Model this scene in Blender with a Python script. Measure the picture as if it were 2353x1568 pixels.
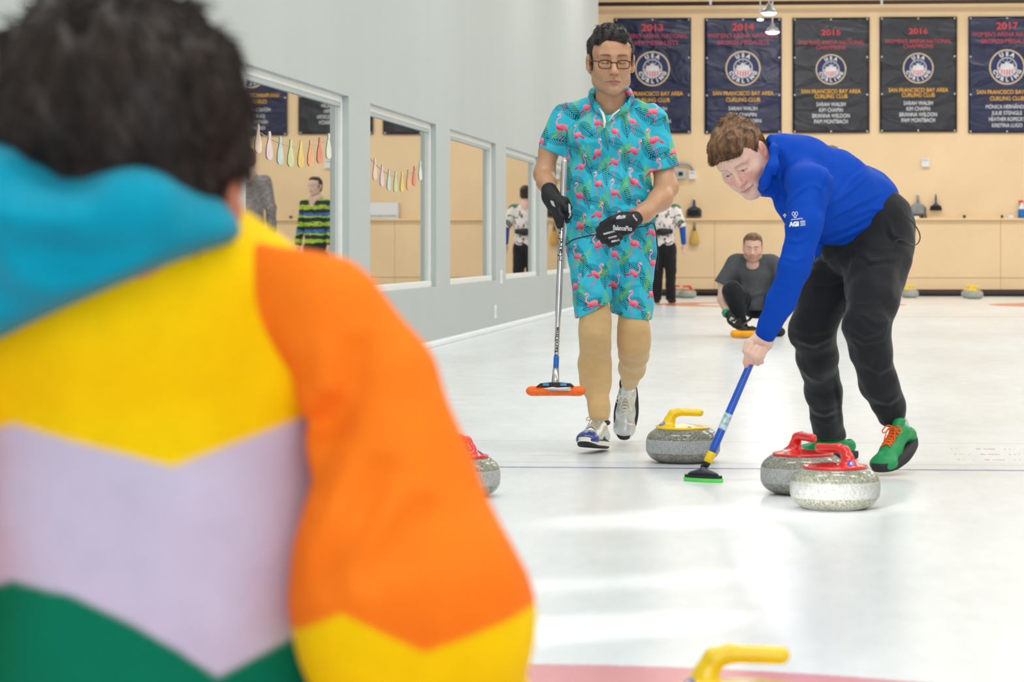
import bpy, bmesh, math, random
import numpy as np
from mathutils import Vector, Matrix
from mathutils.bvhtree import BVHTree
for o in list(bpy.data.objects): bpy.data.objects.remove(o)
SC = bpy.context.scene
C = SC.collection
R = math.radians

# ------------------------------------------------------------ camera, world, lights, exposure
FPX, CX, CY, HC, YAW = 6000.0, 1408.0, 568.0, 0.84, R(4.5)
cs, sn = math.cos(YAW), math.sin(YAW)
cam_d = bpy.data.cameras.new('camera'); cam = bpy.data.objects.new('camera', cam_d); C.objects.link(cam)
cam.location = (0, 0, HC); cam.rotation_euler = (R(90), 0, YAW)
cam_d.sensor_fit = 'HORIZONTAL'; cam_d.sensor_width = 36.0; cam_d.lens = 36.0*FPX/2353
cam_d.shift_x = -(CX-1176.5)/2353; cam_d.shift_y = -(784-CY)/2353
cam_d.clip_end = 200; cam_d.clip_start = 0.1
cam_d.dof.use_dof = True; cam_d.dof.focus_distance = 12.4; cam_d.dof.aperture_fstop = 6.6
SC.camera = cam
SC.view_settings.view_transform = 'Standard'; SC.view_settings.look = 'None'
SC.view_settings.exposure = 0.10; SC.view_settings.gamma = 1.0; SC.view_settings.use_curve_mapping = False
W = bpy.data.worlds.new('world'); SC.world = W; W.use_nodes = True
W.node_tree.nodes['Background'].inputs[0].default_value = (0.93, 0.97, 1.0, 1)
W.node_tree.nodes['Background'].inputs[1].default_value = 0.32

def area(loc, rot, sx, sy, power, col=(1, 1, 1)):
    l = bpy.data.lights.new('hall_or_fill_light', 'AREA'); l.shape = 'RECTANGLE'; l.size = sx; l.size_y = sy
    l.energy = power; l.color = col
    o = bpy.data.objects.new('hall_or_fill_light', l); C.objects.link(o); o.location = loc; o.rotation_euler = rot
    return o
LAMPS = [(x, y) for y in (2.5, 9.0, 15.5, 22.0, 28.5, 35.0, 41.0) for x in (-2.2, 0.6, 3.4, 6.6, 10.0)]
for (x, y) in LAMPS: area((x, y, 6.3), (0, 0, 0), 1.8, 0.9, 63, (1.0, 0.995, 0.97))
area((1.5, -5.6, 3.0), (R(90), 0, 0), 9, 4, 330, (0.96, 0.98, 1.0))      # unseen soft fill lamp added behind the camera to brighten backs and faces
def spot(loc, tgt, ang, power, sxy=(1, 1), blend=0.6, col=(1, 0.97, 0.9)):
    l = bpy.data.lights.new('spot_lamp', 'SPOT'); l.energy = power; l.spot_size = ang; l.spot_blend = blend; l.color = col
    l.shadow_soft_size = 0.06
    o = bpy.data.objects.new('spot_lamp', l); C.objects.link(o); o.location = loc
    d = Vector(tgt)-Vector(loc); o.rotation_euler = d.to_track_quat('-Z', 'Z').to_euler(); o.scale = (sxy[0], sxy[1], 1)
    return o

# sunlight slipping in low from behind on the left falls in patches on the ice
spot((-3.0, -2.5, 3.6), (-.30, 8.12, .02), R(4.6), 9000, (1.3, .26))
spot((-3.0, -2.5, 3.6), (-.50, 6.52, 0), R(3.8), 4600, (1.0, .16))
spot((-3.0, -2.5, 3.6), (-.55, 5.72, 0), R(4.8), 7000, (1.0, .22))

# ------------------------------------------------------------ pixel <-> place
def at(px, py, Y):
    """point of the place on the plane world-Y that shows at px,py of the photo"""
    k = (px-CX)/FPX; x = Y*(k*cs-sn)/(cs+k*sn); d = -x*sn+Y*cs
    return Vector((x, Y, HC-(py-CY)*d/FPX))
def ground(px, py, z=0.0):
    d = FPX*(HC-z)/(py-CY); k = (px-CX)/FPX
    # r=k d ; x cs + y sn = r ; -x sn + y cs = d
    r = k*d
    return Vector((r*cs-d*sn, r*sn+d*cs, z))

# ------------------------------------------------------------ objects, names, labels
def tag(o, label=None, cat=None, group=None, kind=None):
    if label: o['label'] = label
    if cat: o['category'] = cat
    if group: o['group'] = group
    if kind: o['kind'] = kind
    return o
def empty(name, loc, label, cat, group=None, rz=0):
    o = bpy.data.objects.new(name, None); C.objects.link(o); o.location = loc; o.rotation_euler = (0, 0, rz)
    return tag(o, label, cat, group)
def link(name, me, mat=None, parent=None, world=False, smooth=True):
    o = bpy.data.objects.new(name, me); C.objects.link(o)
    if mat is not None and len(me.materials) == 0: me.materials.append(mat)
    if smooth: me.polygons.foreach_set('use_smooth', [True]*len(me.polygons))
    if parent is not None:
        o.parent = parent
        if world:   # mesh given in world coordinates
            m = Matrix.Translation(parent.location) @ parent.rotation_euler.to_matrix().to_4x4()
            q = parent.parent
            if q is not None: m = Matrix.Translation(q.location) @ q.rotation_euler.to_matrix().to_4x4() @ m
            me.transform(m.inverted())
    return o
def pyd(name, verts, faces):
    me = bpy.data.meshes.new(name); me.from_pydata([tuple(v) for v in verts], [], [tuple(f) for f in faces]); me.update(); return me

class MB:
    """collects simple shapes into one mesh"""
    def __init__(s): s.v = []; s.f = []
    def add(s, vs, fs):
        n = len(s.v); s.v += [Vector(v) for v in vs]; s.f += [[i+n for i in f] for f in fs]; return s
    def box(s, lo, hi, bev=0):
        if bev > 0:
            bm = bmesh.new(); bmesh.ops.create_cube(bm, size=1)
            for v in bm.verts: v.co = Vector([lo[i]+(v.co[i]+.5)*(hi[i]-lo[i]) for i in range(3)])
            bmesh.ops.bevel(bm, geom=bm.edges[:], offset=bev, segments=2, affect='EDGES', profile=0.6)
            bm.verts.index_update()
            s.add([v.co.copy() for v in bm.verts], [[v.index for v in f.verts] for f in bm.faces]); bm.free(); return s
        x0, y0, z0 = lo; x1, y1, z1 = hi
        return s.add([(x0,y0,z0),(x1,y0,z0),(x1,y1,z0),(x0,y1,z0),(x0,y0,z1),(x1,y0,z1),(x1,y1,z1),(x0,y1,z1)],
                     [(0,3,2,1),(4,5,6,7),(0,1,5,4),(1,2,6,5),(2,3,7,6),(3,0,4,7)])
    def tube(s, pts, rad, n=10, cap=True, flat=1.0):
        pts = [Vector(p) for p in pts]; m = len(pts)
        if not hasattr(rad, '__len__'): rad = [rad]*m
        vs = []; up = None
        for i, p in enumerate(pts):
            t = (pts[min(i+1, m-1)]-pts[max(i-1, 0)]).normalized()
            if up is None:
                up = Vector((0, 0, 1)) if abs(t.z) < .9 else Vector((0, 1, 0))
            a = t.cross(up).normalized(); b = a.cross(t).normalized(); up = b
            for k in range(n):
                an = 2*math.pi*k/n; vs.append(p+(a*math.cos(an)+b*math.sin(an)*flat)*rad[i])
        fs = [(i*n+k, i*n+(k+1) % n, (i+1)*n+(k+1) % n, (i+1)*n+k) for i in range(m-1) for k in range(n)]
        if cap: fs += [list(range(n))[::-1], [(m-1)*n+k for k in range(n)]]
        return s.add(vs, fs)
    def lathe(s, prof, n=48, c=(0, 0, 0)):
        c = Vector(c); vs = []; 
        for (r, z) in prof:
            for k in range(n):
                a = 2*math.pi*k/n; vs.append(c+Vector((r*math.cos(a), r*math.sin(a), z)))
        m = len(prof)
        fs = [(i*n+k, i*n+(k+1) % n, (i+1)*n+(k+1) % n, (i+1)*n+k) for i in range(m-1) for k in range(n)]
        fs += [list(range(n))[::-1], [(m-1)*n+k for k in range(n)]]
        return s.add(vs, fs)
    def prism(s, out, o, ux, uy, depth):
        """outline (list of 2d) extruded by vector depth"""
        o, ux, uy, dv = Vector(o), Vector(ux), Vector(uy), Vector(depth); n = len(out)
        vs = [o+ux*a+uy*b for a, b in out]; vs += [v+dv for v in vs]
        fs = [list(range(n)), list(range(n, 2*n))[::-1]]+[(i, i+n, (i+1) % n+n, (i+1) % n) for i in range(n)]
        return s.add(vs, fs)
    def mesh(s, name='m'):
        me = pyd(name, s.v, s.f)
        bm = bmesh.new(); bm.from_mesh(me); bmesh.ops.recalc_face_normals(bm, faces=bm.faces[:]); bm.to_mesh(me); bm.free()
        return me
    def build(s, name, mat, parent=None, world=False, smooth=False):
        return link(name, s.mesh(name), mat, parent, world, smooth)
def spline(pts, sub=8):
    pts = [Vector(p) for p in pts]; out = []
    for i in range(len(pts)-1):
        p0 = pts[max(i-1, 0)]; p1 = pts[i]; p2 = pts[i+1]; p3 = pts[min(i+2, len(pts)-1)]
        for j in range(sub):
            t = j/sub
            out.append(.5*((2*p1)+(p2-p0)*t+(2*p0-5*p1+4*p2-p3)*t*t+(3*p1-p0-3*p2+p3)*t**3))
    return out+[pts[-1]]

# ------------------------------------------------------------ materials
class E:
    """shader maths written as expressions"""
    def __init__(s, nt, k): s.nt = nt; s.k = k
    def op(s, o, *a):
        n = s.nt.nodes.new('ShaderNodeMath'); n.operation = o
        for i, x in enumerate((s,)+a):
            if isinstance(x, E): s.nt.links.new(x.k, n.inputs[i])
            else: n.inputs[i].default_value = x
        return E(s.nt, n.outputs[0])
    def __add__(s, o): return s.op('ADD', o)
    __radd__ = __add__
    def __sub__(s, o): return s.op('SUBTRACT', o)
    def __rsub__(s, o): return (s*-1)+o
    def __mul__(s, o): return s.op('MULTIPLY', o)
    __rmul__ = __mul__
    def __truediv__(s, o): return s.op('DIVIDE', o)
    def lt(s, o): return s.op('LESS_THAN', o)
    def gt(s, o): return s.op('GREATER_THAN', o)
    def abs(s): return s.op('ABSOLUTE')
    def fl(s): return s.op('FLOOR')
    def fr(s): return s.op('FRACT')
    def sqrt(s): return s.op('SQRT')
    def mn(s, o): return s.op('MINIMUM', o)
    def mx(s, o): return s.op('MAXIMUM', o)
    def cl(s): return s.mx(0.0).mn(1.0)
    def step(s, a, b):
        return ((s-a)/(b-a)).cl()
def newmat(name):
    m = bpy.data.materials.new(name); m.use_nodes = True; nt = m.node_tree
    return m, nt, nt.nodes['Principled BSDF']
def coord(nt, which='Object'):
    t = nt.nodes.new('ShaderNodeTexCoord'); s = nt.nodes.new('ShaderNodeSeparateXYZ'); nt.links.new(t.outputs[which], s.inputs[0])
    return t.outputs[which], E(nt, s.outputs[0]), E(nt, s.outputs[1]), E(nt, s.outputs[2])
def mix(nt, f, a, b):
    n = nt.nodes.new('ShaderNodeMix'); n.data_type = 'RGBA'
    ia, ib = n.inputs[6], n.inputs[7]
    for s_, x in ((ia, a), (ib, b)):
        if isinstance(x, tuple): s_.default_value = (*x[:3], 1)
        else: nt.links.new(x, s_)
    if isinstance(f, E): nt.links.new(f.k, n.inputs[0])
    elif isinstance(f, (int, float)): n.inputs[0].default_value = f
    else: nt.links.new(f, n.inputs[0])
    return n.outputs[2]
def noise(nt, scale, detail=3, vec=None, rough=.5, dist=0, sc=None):
    n = nt.nodes.new('ShaderNodeTexNoise'); n.inputs['Scale'].default_value = scale; n.inputs['Detail'].default_value = detail
    n.inputs['Roughness'].default_value = rough; n.inputs['Distortion'].default_value = dist
    if vec is None: vec = coord(nt)[0]
    if sc is not None:
        mp = nt.nodes.new('ShaderNodeMapping'); mp.inputs['Scale'].default_value = sc; nt.links.new(vec, mp.inputs[0]); vec = mp.outputs[0]
    nt.links.new(vec, n.inputs['Vector'])
    return E(nt, n.outputs['Fac'])
def bump(nt, b, h, strength=.3, dist=.01):
    n = nt.nodes.new('ShaderNodeBump'); n.inputs['Strength'].default_value = strength; n.inputs['Distance'].default_value = dist
    nt.links.new(h.k, n.inputs['Height']); nt.links.new(n.outputs[0], b.inputs['Normal'])
def srgb(r, g, b):
    f = lambda c: (c/255/12.92) if c/255 <= .04045 else ((c/255+.055)/1.055)**2.4
    return (f(r), f(g), f(b))
def mat(name, col, rough=.6, metal=0, nscale=0, namt=.15, bscale=0, bstr=.2, bdist=.004, spec=.5, coat=0, sheen=0, sc=None):
    m, nt, b = newmat(name)
    b.inputs['Base Color'].default_value = (*col, 1); b.inputs['Roughness'].default_value = rough; b.inputs['Metallic'].default_value = metal
    b.inputs['Specular IOR Level'].default_value = spec; b.inputs['Coat Weight'].default_value = coat
    b.inputs['Sheen Weight'].default_value = sheen
    ns = nscale or 12
    f = noise(nt, ns, 3, sc=sc)
    nt.links.new(mix(nt, f.step(.3, .7), tuple(c*(1-namt) for c in col), tuple(min(1, c*(1+namt*.6)) for c in col)), b.inputs['Base Color'])
    if bscale: bump(nt, b, noise(nt, bscale, 3, sc=sc), bstr, bdist)
    return m
def attrmat(name, rough=.6, bscale=0, bstr=.2, bdist=.003, sub=0, spec=.5, sheen=0, nscale=60, namt=.06):
    m, nt, b = newmat(name)
    a = nt.nodes.new('ShaderNodeAttribute'); a.attribute_name = 'Col'
    f = noise(nt, nscale, 3)
    mul = nt.nodes.new('ShaderNodeMix'); mul.data_type = 'RGBA'; mul.blend_type = 'MULTIPLY'; mul.inputs[0].default_value = 1
    nt.links.new(a.outputs['Color'], mul.inputs[6])
    nt.links.new(mix(nt, f.step(.3, .7), (1-namt,)*3, (1., 1., 1.)), mul.inputs[7])
    nt.links.new(mul.outputs[2], b.inputs['Base Color'])
    b.inputs['Roughness'].default_value = rough; b.inputs['Specular IOR Level'].default_value = spec; b.inputs['Sheen Weight'].default_value = sheen
    if sub:
        b.inputs['Subsurface Weight'].default_value = sub; b.inputs['Subsurface Radius'].default_value = (1, .35, .2); b.inputs['Subsurface Scale'].default_value = .008
    if bscale: bump(nt, b, noise(nt, bscale, 3), bstr, bdist)
    return m
def emis(name, col, s):
    m, nt, b = newmat(name); b.inputs['Emission Color'].default_value = (*col, 1); b.inputs['Emission Strength'].default_value = s
    b.inputs['Base Color'].default_value = (*col, 1); return m

# ------------------------------------------------------------ implicit-surface modelling (smooth blended solids)
class Prim:
    def __init__(s, f, lo, hi): s.f = f; s.lo = np.array(lo, float); s.hi = np.array(hi, float)
def rc(a, b, ra, rb=None, n=None, q=1.0):
    """tapered capsule; optional squash of factor q along axis n"""
    a = np.array(a, float); b = np.array(b, float); rb = ra if rb is None else rb
    rm = max(ra, rb)*max(1, q)
    nv = None if n is None else np.array(n, float)/np.linalg.norm(n)
    def f(X, Y, Z):
        px, py, pz = X-a[0], Y-a[1], Z-a[2]; d = b-a
        if nv is not None:
            k = (1/q-1); w = px*nv[0]+py*nv[1]+pz*nv[2]
            px, py, pz = px+nv[0]*w*k, py+nv[1]*w*k, pz+nv[2]*w*k
            d = d+nv*np.dot(d, nv)*k
        L = max(np.dot(d, d), 1e-12)
        t = np.clip((px*d[0]+py*d[1]+pz*d[2])/L, 0, 1)
        r = np.sqrt((px-t*d[0])**2+(py-t*d[1])**2+(pz-t*d[2])**2)-(ra+(rb-ra)*t)
        return r*(min(q, 1) if nv is not None else 1)
    return Prim(f, np.minimum(a, b)-rm, np.maximum(a, b)+rm)
def ell(c, r, M=None):
    c = np.array(c, float); r = np.array(r if hasattr(r, '__len__') else (r, r, r), float); rm = r.max()
    Mi = None if M is None else np.array(M.to_3x3().transposed()) if hasattr(M, 'to_3x3') else np.array(M).T
    def f(X, Y, Z):
        x, y, z = X-c[0], Y-c[1], Z-c[2]
        if Mi is not None: x, y, z = [Mi[i][0]*x+Mi[i][1]*y+Mi[i][2]*z for i in range(3)]
        k0 = np.sqrt((x/r[0])**2+(y/r[1])**2+(z/r[2])**2); k1 = np.sqrt((x/r[0]**2)**2+(y/r[1]**2)**2+(z/r[2]**2)**2)
        return k0*(k0-1)/np.maximum(k1, 1e-6)
    return Prim(f, c-rm, c+rm)
def smin(a, b, k):
    if k <= 0: return np.minimum(a, b)
    h = np.maximum(k-np.abs(a-b), 0)/k; return np.minimum(a, b)-h*h*k*.25
def group(prims, k=.02, cuts=(), subs=(), ck=.004):
    lo = np.min([p.lo for p in prims], 0)-k; hi = np.max([p.hi for p in prims], 0)+k
    def f(X, Y, Z):
        d = None
        for p in prims:
            e = p.f(X, Y, Z); d = e if d is None else smin(d, e, k)
        for (pt, nn) in cuts:
            nn = Vector(nn).normalized(); e = (X-pt[0])*nn[0]+(Y-pt[1])*nn[1]+(Z-pt[2])*nn[2]
            d = -smin(-d, -e, ck)
        for s_ in subs: d = -smin(-d, s_.f(X, Y, Z), ck)
        return d
    return Prim(f, lo, hi)
def chain(pts, rads, k=.02, n=None, q=1.0):
    return [rc(pts[i], pts[i+1], rads[i], rads[i+1], n, q) for i in range(len(pts)-1)]
def hem(p, d, r, L=.25, n=None):
    """solid that trims a sleeve or leg beyond the point p along d"""
    d = np.array(d, float); d = d/np.linalg.norm(d); p = np.array(p, float)
    return group([rc(p-d*.02, p+d*L, r)], 0, cuts=[(p, -d if n is None else -np.array(n, float))], ck=.001)
class Sdf:
    def __init__(s, lo, hi, vox):
        s.lo = np.array(lo, float); s.vox = vox; n = np.ceil((np.array(hi)-s.lo)/vox).astype(int)+1
        s.n = n; s.F = np.full(n, .06, np.float32)
        s.ax = [s.lo[i]+np.arange(n[i])*vox for i in range(3)]
    @staticmethod
    def fit(prims, vox, pad=.02):
        lo = np.min([p.lo for p in prims], 0)-pad; hi = np.max([p.hi for p in prims], 0)+pad; return Sdf(lo, hi, vox)
    def win(s, p, m):
        a = np.clip(((p.lo-m-s.lo)/s.vox).astype(int), 0, s.n); b = np.clip(((p.hi+m-s.lo)/s.vox).astype(int)+2, 0, s.n)
        sl = tuple(slice(a[i], b[i]) for i in range(3))
        X, Y, Z = [s.ax[i][sl[i]].astype(np.float32) for i in range(3)]
        return sl, X[:, None, None], Y[None, :, None], Z[None, None, :]
    def add(s, p, k=.02):
        sl, X, Y, Z = s.win(p, k+s.vox*2+.01)
        if s.F[sl].size: s.F[sl] = smin(s.F[sl], p.f(X, Y, Z), k)
        return s
    def sub(s, p, k=.004):
        sl, X, Y, Z = s.win(p, k+s.vox*2)
        if s.F[sl].size: s.F[sl] = -smin(-s.F[sl], p.f(X, Y, Z), k)
        return s
    def cut(s, pt, nn, k=.003):
        nn = Vector(nn).normalized()
        e = (s.ax[0]-pt[0])[:, None, None]*nn[0]+(s.ax[1]-pt[1])[None, :, None]*nn[1]+(s.ax[2]-pt[2])[None, None, :]*nn[2]
        s.F = -smin(-s.F, -e.astype(np.float32), k); return s
    def disp(s, fn):
        X, Y, Z = [s.ax[0][:, None, None], s.ax[1][None, :, None], s.ax[2][None, None, :]]
        s.F = s.F+fn(X, Y, Z).astype(np.float32); return s
    def wr(s, lines, amp=.006, w=.010):
        """cloth folds: raised soft ridges along lines given on the front (x,z), each beside a shallow valley"""
        X, Z = s.ax[0][:, None], s.ax[2][None, :]; D = 0
        for ln in lines:
            best = None
            for i in range(len(ln)-1):
                a, b = ln[i], ln[i+1]; dx, dz = b[0]-a[0], b[2]-a[2]; L = dx*dx+dz*dz+1e-12
                t = np.clip(((X-a[0])*dx+(Z-a[2])*dz)/L, 0, 1); u = (i+t)/(len(ln)-1)
                ex, ez = X-a[0]-t*dx, Z-a[2]-t*dz; d = np.sqrt(ex*ex+ez*ez); sg = (ex*dz-ez*dx)/math.sqrt(L)
                f = np.maximum(np.sin(np.clip(u, 0, 1)*3.14), 0)**.6; v = f*(np.exp(-(d/w)**2)-.6*np.exp(-(((sg-w*1.7)/w)**2))*(d < w*5))
                if best is None: best, bd = v, d
                else: m_ = d < bd; best = np.where(m_, v, best); bd = np.where(m_, d, bd)
            D = D+best
        s.F = s.F-(amp*D)[:, None, :].astype(np.float32); return s
    def net(s, smooth=1):
        F = s.F; F[0] = F[-1] = .05; F[:, 0] = F[:, -1] = .05; F[:, :, 0] = F[:, :, -1] = .05
        ins = F < 0
        c = np.zeros([d-1 for d in F.shape], np.uint8)
        for dx in (0, 1):
            for dy in (0, 1):
                for dz in (0, 1):
                    c += ins[dx:F.shape[0]-1+dx, dy:F.shape[1]-1+dy, dz:F.shape[2]-1+dz]
        act = (c > 0) & (c < 8); I = np.argwhere(act)
        idx = np.full(act.shape, -1, np.int64); idx[act] = np.arange(len(I))
        acc = np.zeros((len(I), 3)); cnt = np.zeros(len(I))
        offs = [(a, b, d) for a in (0, 1) for b in (0, 1) for d in (0, 1)]
        for o1 in offs:
            for ax in range(3):
                if o1[ax] == 1: continue
                o2 = list(o1); o2[ax] = 1
                f1 = F[I[:, 0]+o1[0], I[:, 1]+o1[1], I[:, 2]+o1[2]]; f2 = F[I[:, 0]+o2[0], I[:, 1]+o2[1], I[:, 2]+o2[2]]
                m = (f1 < 0) != (f2 < 0); t = np.where(m, f1/np.where(m, f1-f2, 1), 0)
                p = np.tile(np.array(o1, float), (len(I), 1)); p[:, ax] = t
                acc[m] += p[m]; cnt[m] += 1
        V = s.lo+(I+acc/cnt[:, None])*s.vox
        Q = []
        for ax in range(3):
            u, w = [(1, 2), (2, 0), (0, 1)][ax]
            a = np.take(ins, range(F.shape[ax]-1), ax); b = np.take(ins, range(1, F.shape[ax]), ax)
            for fl in (0, 1):
                e = np.argwhere((a & ~b) if fl == 0 else (~a & b))
                e = e[(e[:, u] > 0) & (e[:, w] > 0) & (e[:, u] < F.shape[u]-1) & (e[:, w] < F.shape[w]-1)]
                q = []
                for (du, dw) in ((0, 0), (-1, 0), (-1, -1), (0, -1)):
                    g = e.copy(); g[:, u] += du; g[:, w] += dw; q.append(idx[g[:, 0], g[:, 1], g[:, 2]])
                q = np.stack(q, 1)
                if fl == 1: q = q[:, ::-1]
                Q.append(q)
        Q = np.concatenate(Q)
        for _ in range(smooth):
            A = np.zeros_like(V); N = np.zeros(len(V))
            for i in range(4):
                for j in (1, 3):
                    np.add.at(A, Q[:, i], V[Q[:, (i+j) % 4]]); np.add.at(N, Q[:, i], 1)
            V = V*.4+.6*A/np.maximum(N, 1)[:, None]
        return V, Q
def mesh_of(parts, name='m', col=None, uv=None):
    """joins (V,Q) pieces into one mesh, optional colour function col(V)->(n,3)"""
    VS, QS, n = [], [], 0
    for V, Q in parts: VS.append(V); QS.append(Q+n); n += len(V)
    V = np.concatenate(VS); Q = np.concatenate(QS)
    me = bpy.data.meshes.new(name); me.vertices.add(len(V)); me.vertices.foreach_set('co', V.astype(np.float32).ravel())
    me.loops.add(len(Q)*4); me.loops.foreach_set('vertex_index', Q.astype(np.int32).ravel())
    me.polygons.add(len(Q)); me.polygons.foreach_set('loop_start', np.arange(0, len(Q)*4, 4, dtype=np.int32))
    me.update(calc_edges=True)
    if col is not None:
        a = me.color_attributes.new('Col', 'FLOAT_COLOR', 'POINT'); cc = np.ones((len(V), 4), np.float32); cc[:, :3] = col(V)
        a.data.foreach_set('color', cc.ravel())
    me.update(); return me
_rng = np.random.RandomState(5)
_W = [(_rng.normal(size=3), _rng.rand()*6.28) for _ in range(40)]
def wav(X, Y, Z, freq, amp, i0=0, n=6, sc=(1, 1, 1)):
    """soft irregular waves for cloth folds"""
    d = 0
    for (w, ph) in _W[i0:i0+n]:
        w = w/np.linalg.norm(w); d = d+np.sin(freq*(w[0]*X*sc[0]+w[1]*Y*sc[1]+w[2]*Z*sc[2])*6.28+ph)
    return d*amp/n
def crease(X, Y, Z, freq, amp, i0=0, n=3, sc=(1, 1, 1)):
    """sharp cloth creases: narrow ridges where warped waves cross zero"""
    d = 0; wx = wav(X, Y, Z, freq*.7, .9, i0+5, 6)
    for (w, ph) in _W[i0:i0+n]:
        w = w/np.linalg.norm(w); v = np.sin(freq*(w[0]*X*sc[0]+w[1]*Y*sc[1]+w[2]*Z*sc[2])*6.28*.5+ph+wx*3)
        d = d+np.exp(-(v/.16)**2)*(.5+.5*np.sin(freq*3*(w[2]*X-w[0]*Z)+ph*3))
    return d*amp
def folds(lines, k=.02):
    """ridge prims from polylines [(pts, radius)]"""
    out = []
    for pts, r in lines:
        for i in range(len(pts)-1): out.append(rc(pts[i], pts[i+1], r))
    return out

# ------------------------------------------------------------ text
def text_mesh(s, size, bold=.0, align='CENTER', sx=1.0):
    cu = bpy.data.curves.new('t', 'FONT'); cu.body = s; cu.size = size; cu.align_x = align; cu.align_y = 'CENTER'; cu.offset = bold
    cu.resolution_u = 3
    o = bpy.data.objects.new('t', cu); C.objects.link(o)
    dg = bpy.context.evaluated_depsgraph_get(); dg.update()
    me = bpy.data.meshes.new_from_object(o.evaluated_get(dg)); bpy.data.objects.remove(o)
    for v in me.vertices: v.co.x *= sx
    return me
def join_meshes(items, name='m'):
    """[(mesh, matrix)] -> mesh"""
    vs, fs = [], []
    for me, M in items:
        n = len(vs); vs += [M @ v.co for v in me.vertices]; fs += [[i+n for i in p.vertices] for p in me.polygons]
    return pyd(name, vs, fs)
def frame(o, ux, uz):
    """matrix taking text x->ux, y->uz"""
    ux, uz = Vector(ux).normalized(), Vector(uz).normalized(); n = ux.cross(uz)
    m = Matrix.Identity(4)
    for i in range(3): m[i][0] = ux[i]; m[i][1] = uz[i]; m[i][2] = n[i]; m[i][3] = o[i]
    return m
def decal(name, me, target, o, ux, uz, dirv, mat_, parent, off=.0012, sub=0):
    """lays a flat mesh onto the surface of target (world coordinates); target = (V,Q)"""
    bvh = BVHTree.FromPolygons([tuple(v) for v in target[0]], [tuple(int(i) for i in q) for q in target[1]])
    bm = bmesh.new(); bm.from_mesh(me)
    if sub:
        bmesh.ops.triangulate(bm, faces=bm.faces[:]); bmesh.ops.subdivide_edges(bm, edges=bm.edges[:], cuts=sub)
    M = frame(o, ux, uz); d = Vector(dirv).normalized()
    for v in bm.verts:
        p = M @ v.co; h = bvh.ray_cast(p-d*.3, d)
        v.co = (h[0]-d*off) if h[0] is not None else p
    m2 = bpy.data.meshes.new(name); bm.to_mesh(m2); bm.free()
    return link(name, m2, mat_, parent, True, False)


# ------------------------------------------------------------ the hall
XW, YB, YC = -3.27, 45.0, 38.8        # face of the left wall, far wall, corner where the left wall ends
SX, YT, YH = -0.55, 38.25, 9.9        # sheet centre line, far tee, near hog line
# ice with the painted markings under it
m, nt, b = newmat('ice')
vec, x, y, z = coord(nt, 'Object')
base = srgb(232, 235, 236)
n1 = noise(nt, 1.2, 4, sc=(1, .25, 1)); n2 = noise(nt, 9, 4, sc=(1, .35, 1))
n3 = noise(nt, 210, 2); n4 = noise(nt, 30, 4, sc=(1, .2, 1))
col = mix(nt, (n1*.35+n2*.25+n3*.25+n4*.15).step(.3, .7), srgb(214, 220, 224), srgb(242, 246, 249))
wob = (noise(nt, 60, 2)-.5)*.05
def ring(cx_, cy_, rad, c, col, soft=.012):
    d = (((x-cx_)*(x-cx_))+((y-cy_)*(y-cy_))).sqrt()+wob*.5
    return mix(nt, (1-d.step(rad-soft, rad+soft))*.93, col, c)
for (cx_, cy_) in ((SX, YH-6.5), (SX, YT), (SX+4.85, YT)):
    red = srgb(214, 120, 128) if cy_ < 10 else (srgb(214, 110, 78))
    col = ring(cx_, cy_, 1.83, red, col); col = ring(cx_, cy_, 1.22, srgb(236, 238, 238), col)
    col = ring(cx_, cy_, .61, srgb(226, 170, 90) if cx_ > 2 else srgb(80, 110, 190), col); col = ring(cx_, cy_, .15, srgb(236, 238, 238), col)
def line(coordE, v, w, c, col, k=.85):
    return mix(nt, ((coordE-v+wob*.3).abs().lt(w))*k, col, c)
col = line(y, YH, .026, srgb(74, 90, 170), col, .85)
col = line(y, YH+21.8, .05, srgb(110, 112, 175), col, .7)
col = line(y, YT, .02, srgb(90, 90, 140), col, .5)
for yy in (YH+.24, YH+1.35): col = line(y, yy, .009, srgb(130, 190, 192), col, .6)
for yy in (14.2, 19.0, 27.5, 34.0): col = line(y, yy, .004, srgb(170, 180, 185), col, .35)
for yy in (YH+.49, YH+.76, YH+1.04):   # faded lettering strips under the ice
    dash = (noise(nt, 26, 3, sc=(1, .0001, .0001))).gt(.5)*x.gt(.55)*((y-yy).abs().lt(.03))*noise(nt, 60, 1).gt(.42)
    col = mix(nt, dash*.6, col, srgb(160, 118, 118))
nt.links.new(col, b.inputs['Base Color'])
rr = noise(nt, 1.6, 4, sc=(.5, .12, 1)).step(.1, .95)*.16+.16
nt.links.new(rr.k, b.inputs['Roughness']); b.inputs['Specular IOR Level'].default_value = .5; b.inputs['IOR'].default_value = 1.33
bump(nt, b, noise(nt, 170, 2)*.6+noise(nt, 14, 3, sc=(1, .25, 1))*.8, .22, .003)
ICE = m
MB().box((XW-2.6, -6, -.3), (16, YB+.6, 0)).build('floor', ICE)['kind'] = 'structure'

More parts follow.
